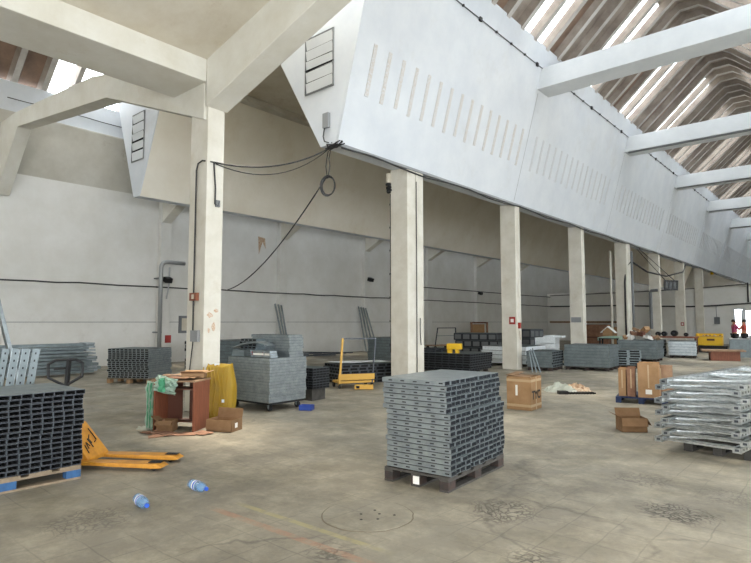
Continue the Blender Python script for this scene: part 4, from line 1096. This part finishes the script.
# house-shaped open carton on green cloth table
t = thing('work_table', 'dark work table draped with a green cloth behind the fourth column', 'table', (-9.2, 28.0, 0), R(5))
b = MB(); b.box(-.45, -.3, .78, .45, .3, .82, 'black'); b.build('tabletop', t)
for x in (-.4, .4):
    for y in (-.25, .25): b = MB(); b.box(x - .03, y - .03, 0, x + .03, y + .03, .78, 'black'); b.build('leg', t)
b = MB(); b.prism([(-.47, .7), (-.47, .825), (.47, .825), (.47, .72), (.49, .72), (.49, .9), (.2, .93), (-.3, .9), (-.49, .85), (-.49, .7)], 'y', -.32, .32, 'greenbag'); o = b.build('green_cloth', loc=(-9.2, 28.0, 0.0), rz=R(5)); tag(o, 'pale green cloth spread on the dark work table', 'cloth')
t = thing('open_carton', 'brown carton with raised white-lit flaps on the green cloth', 'carton', (-9.25, 28.0, .935), R(5))
b = MB(); b.prism([(-.22, 0), (-.22, .22), (0, .4), (.22, .22), (.22, 0)], 'y', -.2, .2, 'card'); b.build('body', t)
for s in (-1, 1): b = MB(); b.prism([(0, .46), (s * .34, .16), (s * .34, .13), (0, .42)], 'y', -.22, .22, 'labelw'); b.build('flap', t)
for i, (x, y, w, h) in enumerate(((-12.0, 34.2, 1.5, 1.45), (-10.6, 34.6, 1.0, 1.3))):
    b = MB(); b.box(-w / 2, -.3, 0, w / 2, .3, h, 'cardred' if i == 0 else 'card'); b.box(-w / 2 - .002, -.31, h * .45, w / 2, -.3, h * .5, 'wooddark')
    o = b.build('board_stack', loc=(x, y, 0)); tag(o, ['wide reddish board stack behind the green-clothed table', 'brown board stack left of the fifth column'][i], 'board stack')
# torn cartons on the fourth stack
for i in range(9):
    b = MB(); w, d, h = rnd.uniform(.12, .34), rnd.uniform(.12, .3), rnd.uniform(.08, .2)
    T = Matrix.Rotation(R(rnd.uniform(-35, 35)), 4, 'Y') @ Matrix.Rotation(R(rnd.uniform(-20, 20)), 4, 'X'); b.cbox((0, 0, 0), (w, d, h), ['card', 'labelw', 'cardred', 'woodtop', 'wooddark'][i % 5], T)
    o = b.build('carton_scrap', loc=(-7.5 + .15 * i, 24.75 + .1 * (i % 3), .96 + (.16 + .16 * (i % 2) if i in (2, 3, 4, 5) else 0)), rz=rnd.uniform(0, 3)); tag(o, 'torn carton piece on the grey stack before the sixth column, ' + ['leftmost', 'second from left', 'third from left', 'fourth from left', 'middle', 'fourth from right', 'third from right', 'second from right', 'rightmost'][i], 'carton scrap', 'torn cartons on the grey stack')
# yellow crate on black base with dark parts
t = thing('yellow_crate', 'bright yellow plastic crate on a black base near the end wall', 'crate', (-6.05, 34.3, 0), R(6))
b = MB(); b.box(-.65, -.5, .37, .55, .5, .42, 'yellowplain'); b.box(-.65, -.5, .42, .55, -.46, .86, 'yellowplain'); b.box(-.65, .46, .42, .55, .5, .98, 'yellowplain'); b.box(-.65, -.46, .42, -.61, .46, .98, 'yellowplain'); b.box(.51, -.46, .42, .55, .46, .98, 'yellowplain'); b.build('body', t)
b = MB(); b.box(-.67, -.52, .80, .57, -.5, .87, 'yellowrail'); b.build('rim', t)
b = MB(); b.box(-.15, -.505, .62, .2, -.5, .72, 'wooddark'); b.build('handle', t)
b = MB(); b.box(-1.0, -.6, 0, .75, .6, .35, 'black'); o = b.build('loading_platform', loc=(-6.05, 34.3, 0), rz=R(6)); tag(o, 'black platform carrying the yellow crate', 'platform')
for i in range(6):
    b = MB(); b.tube([(0, 0, 0), (rnd.uniform(-.2, .2), .05, .14), (.25, 0, .2)], .07, 'steeldark' if i % 2 else 'joint', 6)
    o = b.build('metal_part', loc=(-6.5 + .17 * i, 34.35, .49 + .12), rz=i); o.scale = (.5, .5, 1.2); tag(o, 'grey machine part piled in the yellow crate, ' + ['leftmost', 'second from left', 'third from left', 'third from right', 'second from right', 'rightmost'][i], 'metal part', 'parts in the yellow crate')
t = thing('bench', 'wooden bench with black tools behind the last grey stack', 'bench', (-7.4, 33.0, 0), R(4))
b = MB(); b.box(-1.0, -.3, .76, 1.0, .3, .84, 'wood'); b.build('seat', t)
for x in (-.9, .9): b = MB(); b.box(x - .05, -.25, 0, x + .05, .25, .76, 'wooddark'); b.build('leg', t)
for i, (x, r_) in enumerate(((-.88, .12), (-.58, .13), (-.1, .16), (.45, .10))):
    b = MB(); b.tube([(0, -.12, r_), (0, .12, r_)], r_, 'black', 14); b.tube([(0, -.14, r_), (0, .14, r_)], r_ * .35, 'steeldark', 10)
    o = b.build('black_reel', loc=(-7.4 + x, 33.0 + x * .07, .84)); tag(o, 'black round reel on the bench, ' + ['leftmost of four', 'second from left', 'largest, third from left', 'smallest, rightmost'][i], 'reel', 'reels on the bench')
# wood table right and dark cabinet with people
t = thing('wooden_crate', 'low brown wooden crate in front of the dark cabinet at the right', 'crate', (-4.35, 27.4, 0), R(15))
b = MB(); b.box(-.55, -.4, 0, .5, .4, .38, 'wood'); b.build('body', t)
b = MB(); b.box(-.85, -.5, .38, .7, .5, .44, 'woodtop'); b.build('lid', t)
t = thing('metal_cabinet', 'dark grey-green cabinet below the standing person', 'cabinet', (-3.9, 30.6, 0), R(10))
b = MB(); b.box(-.75, -.5, 0, .05, .5, .8, 'slate'); b.build('body', t)
b = MB(); b.box(.07, -.5, 0, .7, .5, .8, 'steel'); b.build('side_unit', t)
b = MB(); b.box(-.78, -.52, .8, .72, .52, .83, 'joint'); b.build('worktop', t)


# ------------------------------------------------------------ boxes on the right
t = open_box('cardboard_box', 'big taped cardboard box with black letters beside the third column', (-4.80, 9.80, 0), R(4), .46, .52, .60, 'card', ())
for s_, w_, d_, x_, y_, a_ in ((0, .44, .16, 0, -.19, 8), (1, .44, .2, 0, .15, -6), (2, .16, .5, -.17, 0, 3)):
    b = MB(); b.cbox((0, 0, 0), (w_, d_, .006), 'carddark', Matrix.Translation((x_, y_, .612 + .012 * s_)) @ Matrix.Rotation(R(a_), 4, 'X')); b.build('flap', t)
T_ = t
for z in (.06, .51):
    b = MB(); b.box(-.232, -.262, z, .232, .262, z + .045, 'tape'); b.build('tape', t)
b = MB(); b.box(.231, -.02, 0, .234, .02, .6, 'tape'); b.build('tape', t)
b = MB(); b.box(-.06, -.264, .26, -.02, -.26, .45, 'labelw'); b.build('paper_label', t)
def text(body, parent, loc, rot_, size, m, name='lettering'):
    c = bpy.data.curves.new(name, 'FONT'); c.body = body; c.size = size; c.extrude = .001; c.align_x = 'CENTER'; c.offset = .006
    o = bpy.data.objects.new(name, c); COL.objects.link(o); dg = bpy.context.evaluated_depsgraph_get(); dg.update()
    me = bpy.data.meshes.new_from_object(o.evaluated_get(dg)); bpy.data.objects.remove(o)
    o = bpy.data.objects.new(name, me); COL.objects.link(o); me.materials.clear(); me.materials.append(M[m]); o.parent = parent; o.location = loc; o.rotation_euler = rot_
    return o
text('TYC', T_, (.236, -.01, .20), (R(90), 0, R(90)), .21, 'black')
open_box('cardboard_box', 'open brown box alone on the floor left of the bright frames', (-2.63, 8.83, 0), R(36), .36, .26, .20, 'carddark', ((1, 150), (2, 20), (0, 160), (3, 60)))
PC = rot(-3.73, 11.75, R(12), .42, .5)
pallet('pallet', 'navy blue pallet carrying the tall brown cartons', PC[0] + .0, PC[1] - .02, R(12), .92, 1.1, 'palletnavy', 'palletnavy', h=.12, far=True)
def carton(label, x, y, rz, w, d, h, z=.12, m='card', lab=None):
    t = thing('brown_carton', label, 'carton', (x, y, z), rz, 'cartons on the blue pallet')
    b = MB(); b.box(-w / 2, -d / 2, 0, w / 2, d / 2, h, m); b.build('body', t, bevel=.004)
    b = MB(); b.box(-.012, -d / 2 - .002, h * .3, .012, -d / 2, h + .002, 'tape'); b.build('tape', t)
    for s in (-1, 1):
        b = MB(); b.box(-w / 2, s * d / 2 - .003, h, w / 2, s * d / 2 + .003, h + .035, m, ); b.build('flap', t)
    if lab: b = MB(); b.box(-w * .15, -d / 2 - .003, lab, w * .15, -d / 2 - .001, lab + .09, 'labelw'); b.build('paper_label', t)
    return t
carton('narrow brown carton at the left end of the blue pallet', PC[0] - .28, PC[1] - .35, R(12), .14, .3, .52)
carton('second narrow carton with bright tape on the blue pallet', PC[0] - .12, PC[1] - .33, R(13), .15, .3, .54, m='cardred')
carton('tallest square brown carton with a white label on the blue pallet', PC[0] + .19, PC[1] - .25, R(12), .38, .44, .64, lab=.07)
carton('yellowish flat-topped carton at the rear right of the blue pallet', PC[0] + .28, PC[1] + .28, R(12), .42, .5, .55, m='woodtop')

# floor debris: film pile and black comb strip
t = thing('plastic_heap', 'crumpled heap of clear film on the floor right of the lettered box', 'plastic film', (-5.35, 12.75, 0), R(40))
rr = random.Random(11)
def heap(w, d, h, m, seed, T=None):
    rr = random.Random(seed); n = 12; v = []
    for j in range(n):
        for i in range(n):
            x, y = i / (n - 1) * 2 - 1, j / (n - 1) * 2 - 1; q = max(0, 1 - x * x) * max(0, 1 - y * y)
            v.append((x * w / 2 + rr.uniform(-.02, .02), y * d / 2 + rr.uniform(-.02, .02), h * q ** .7 * rr.uniform(.35, 1) + .003))
    b = MB(); b.add(v, [(j * n + i, j * n + i + 1, (j + 1) * n + i + 1, (j + 1) * n + i) for j in range(n - 1) for i in range(n - 1)], m, T); return b
heap(.7, .55, .22, 'filmbag', 2).build('film_fold', t)
heap(.6, .45, .2, 'stainy', 4, Matrix.Translation((.42, .15, 0))).build('film_fold', t)
t = thing('comb_strip', 'black toothed plastic strip lying on the floor by the film heap', 'strip', (-5.0, 12.35, 0), R(42))
b = MB(); b.box(-.1, -.02, 0, .62, .02, .03, 'black'); b.build('spine', t)
b = MB(); b.cbox((-.12, 0, .035), (.2, .14, .07), 'black'); b.build('end_block', t)
for k in range(9): b = MB(); b.box(.02 + .065 * k, -.06, 0, .04 + .065 * k, .06, .045, 'black'); b.build('tooth', t)

# round patched cover in the floor
t = thing('manhole_cover', 'round worn concrete cover sunk in the foreground floor', 'manhole cover', (-3.17, 3.57, 0), R(10))
b = MB(); n = 40; rr = random.Random(5)
ring0 = [(.385 * math.cos(a) * rr.uniform(.985, 1.015), .385 * math.sin(a) * rr.uniform(.985, 1.015)) for a in [2 * math.pi * i / n for i in range(n)]]
b.prism(ring0, 'z', .0005, .004, 'rimdark'); b.build('rim', t)
b = MB(); b.prism([(x * .972, y * .972) for x, y in ring0], 'z', .001, .007, 'floor'); b.build('cover', t)
for x, y in ((-.05, -.02), (.08, .06), (.13, -.05), (0, .12), (.02, -.13), (.2, .1)):
    b = MB(); b.tube([(x, y, .006), (x, y, .0085)], .012, 'dark', 8); b.build('hole', t)

# bits of debris
for i in range(0):
    b = MB(); w = rnd.uniform(.01, .03); b.cbox((0, 0, w / 3), (w, w * .7, w / 1.5), 'rimdark')
    x, y = rnd.choice(((-6.2, 5.5), (-4.3, 4.6), (-2.2, 4.6), (-1.2, 4.2), (-3.5, 2.9), (-5.2, 6.5))); o = b.build('concrete_crumb', loc=(x + rnd.uniform(-.8, .8), y + rnd.uniform(-.6, .6), 0), rz=rnd.uniform(0, 3))
    tag(o, 'tiny dark crumb of concrete scattered on the foreground floor', 'crumb', 'crumbs on the floor')


# ------------------------------------------------------------ people
def person(label, loc, rz, shirt, arm_up):
    t = thing('person', label, 'person', loc, rz)
    J = {'hip': (0, 0, .95), 'waist': (0, 0, 1.1), 'chest': (0, .0, 1.32), 'neck': (0, 0, 1.47), 'head': (0, .01, 1.58), 'top': (0, .01, 1.68),
         'ls': (-.18, 0, 1.42), 'le': (-.25, .02, 1.14), 'lw': (-.2, .2, .98), 'rs': (.18, 0, 1.42), 're': (.27, .12, 1.2), 'rw': (.18, .3, 1.45 if arm_up else 1.1),
         'lh': (-.1, 0, .9), 'lk': (-.11, .03, .5), 'la': (-.12, 0, .09), 'lf': (-.13, .14, .04), 'rh': (.1, 0, .9), 'rk': (.12, .04, .5), 'ra': (.13, 0, .09), 'rf': (.14, .14, .04)}
    E_ = [('hip', 'waist'), ('waist', 'chest'), ('chest', 'neck'), ('neck', 'head'), ('head', 'top'), ('chest', 'ls'), ('ls', 'le'), ('le', 'lw'), ('chest', 'rs'), ('rs', 're'), ('re', 'rw'),
          ('hip', 'lh'), ('lh', 'lk'), ('lk', 'la'), ('la', 'lf'), ('hip', 'rh'), ('rh', 'rk'), ('rk', 'ra'), ('ra', 'rf')]
    RR = dict(hip=.14, waist=.13, chest=.15, neck=.055, head=.095, top=.07, ls=.065, le=.045, lw=.032, rs=.065, re=.045, rw=.032, lh=.1, lk=.062, la=.042, lf=.035, rh=.1, rk=.062, ra=.042, rf=.035)
    def skin(name, keys, m, grow=0.0, parent=t):
        ks = [k for k in J if k in keys]; ix = {k: i for i, k in enumerate(ks)}
        me = bpy.data.meshes.new(name); me.from_pydata([J[k] for k in ks], [(ix[a], ix[c]) for a, c in E_ if a in ix and c in ix], []); me.materials.append(M[m])
        o = bpy.data.objects.new(name, me); COL.objects.link(o); o.parent = parent
        sk = o.modifiers.new('skin', 'SKIN'); sv = me.skin_vertices[0].data
        for k in ks: sv[ix[k]].radius = (RR[k] + grow, RR[k] * (.8 if k in ('hip', 'waist', 'chest') else 1) + grow)
        sv[0].use_root = True; sd = o.modifiers.new('sub', 'SUBSURF'); sd.levels = 2; sd.render_levels = 2
        return o
    skin('body', list(J), 'skin')
    skin('shirt', ['hip', 'waist', 'chest', 'ls', 'le', 'rs', 're'], shirt, .014)
    skin('trousers', ['hip', 'lh', 'lk', 'la', 'rh', 'rk', 'ra'], 'trouser', .012)
    b = MB(); b.tube([(0, -.02, 1.60), (0, -.02, 1.66), (0, -.01, 1.715), (0, 0, 1.735)], [.108, .112, .08, .02], 'hair', 12); b.build('hair', t, smooth=True)
    for s in (-1, 1):
        b = MB(); b.tube([(s * .03, .105, 1.6), (s * .03, .112, 1.6)], .01, 'dark', 6); b.build('eye', t)
        b = MB(); cx = (s * .13); b.box(cx - .045, -.06, 0, cx + .045, .2, .07, 'black'); b.build('shoe', t)
        w = J['lw'] if s < 0 else J['rw']
        for k in range(5): b = MB(); b.tube([(w[0] + (k - 2) * .015, w[1] + .02, w[2]), (w[0] + (k - 2) * .018, w[1] + .07, w[2] + .01), (w[0] + (k - 2) * .018, w[1] + .10 - .01 * abs(k - 2), w[2] - .015)], .0085, 'skin', 6); b.build('finger', t)
    b = MB(); b.tube([(0, .10, 1.6), (0, .135, 1.575), (0, .105, 1.56)], .012, 'skin', 6); b.build('nose', t)
    return t
person('person in a magenta shirt and black trousers by the doorway', (-5.05, 34.9, 0), R(-60), 'magenta', True)
person('person in a coral shirt half cut off at the right edge', (-4.75, 35.9, 0), R(110), 'coral', False)
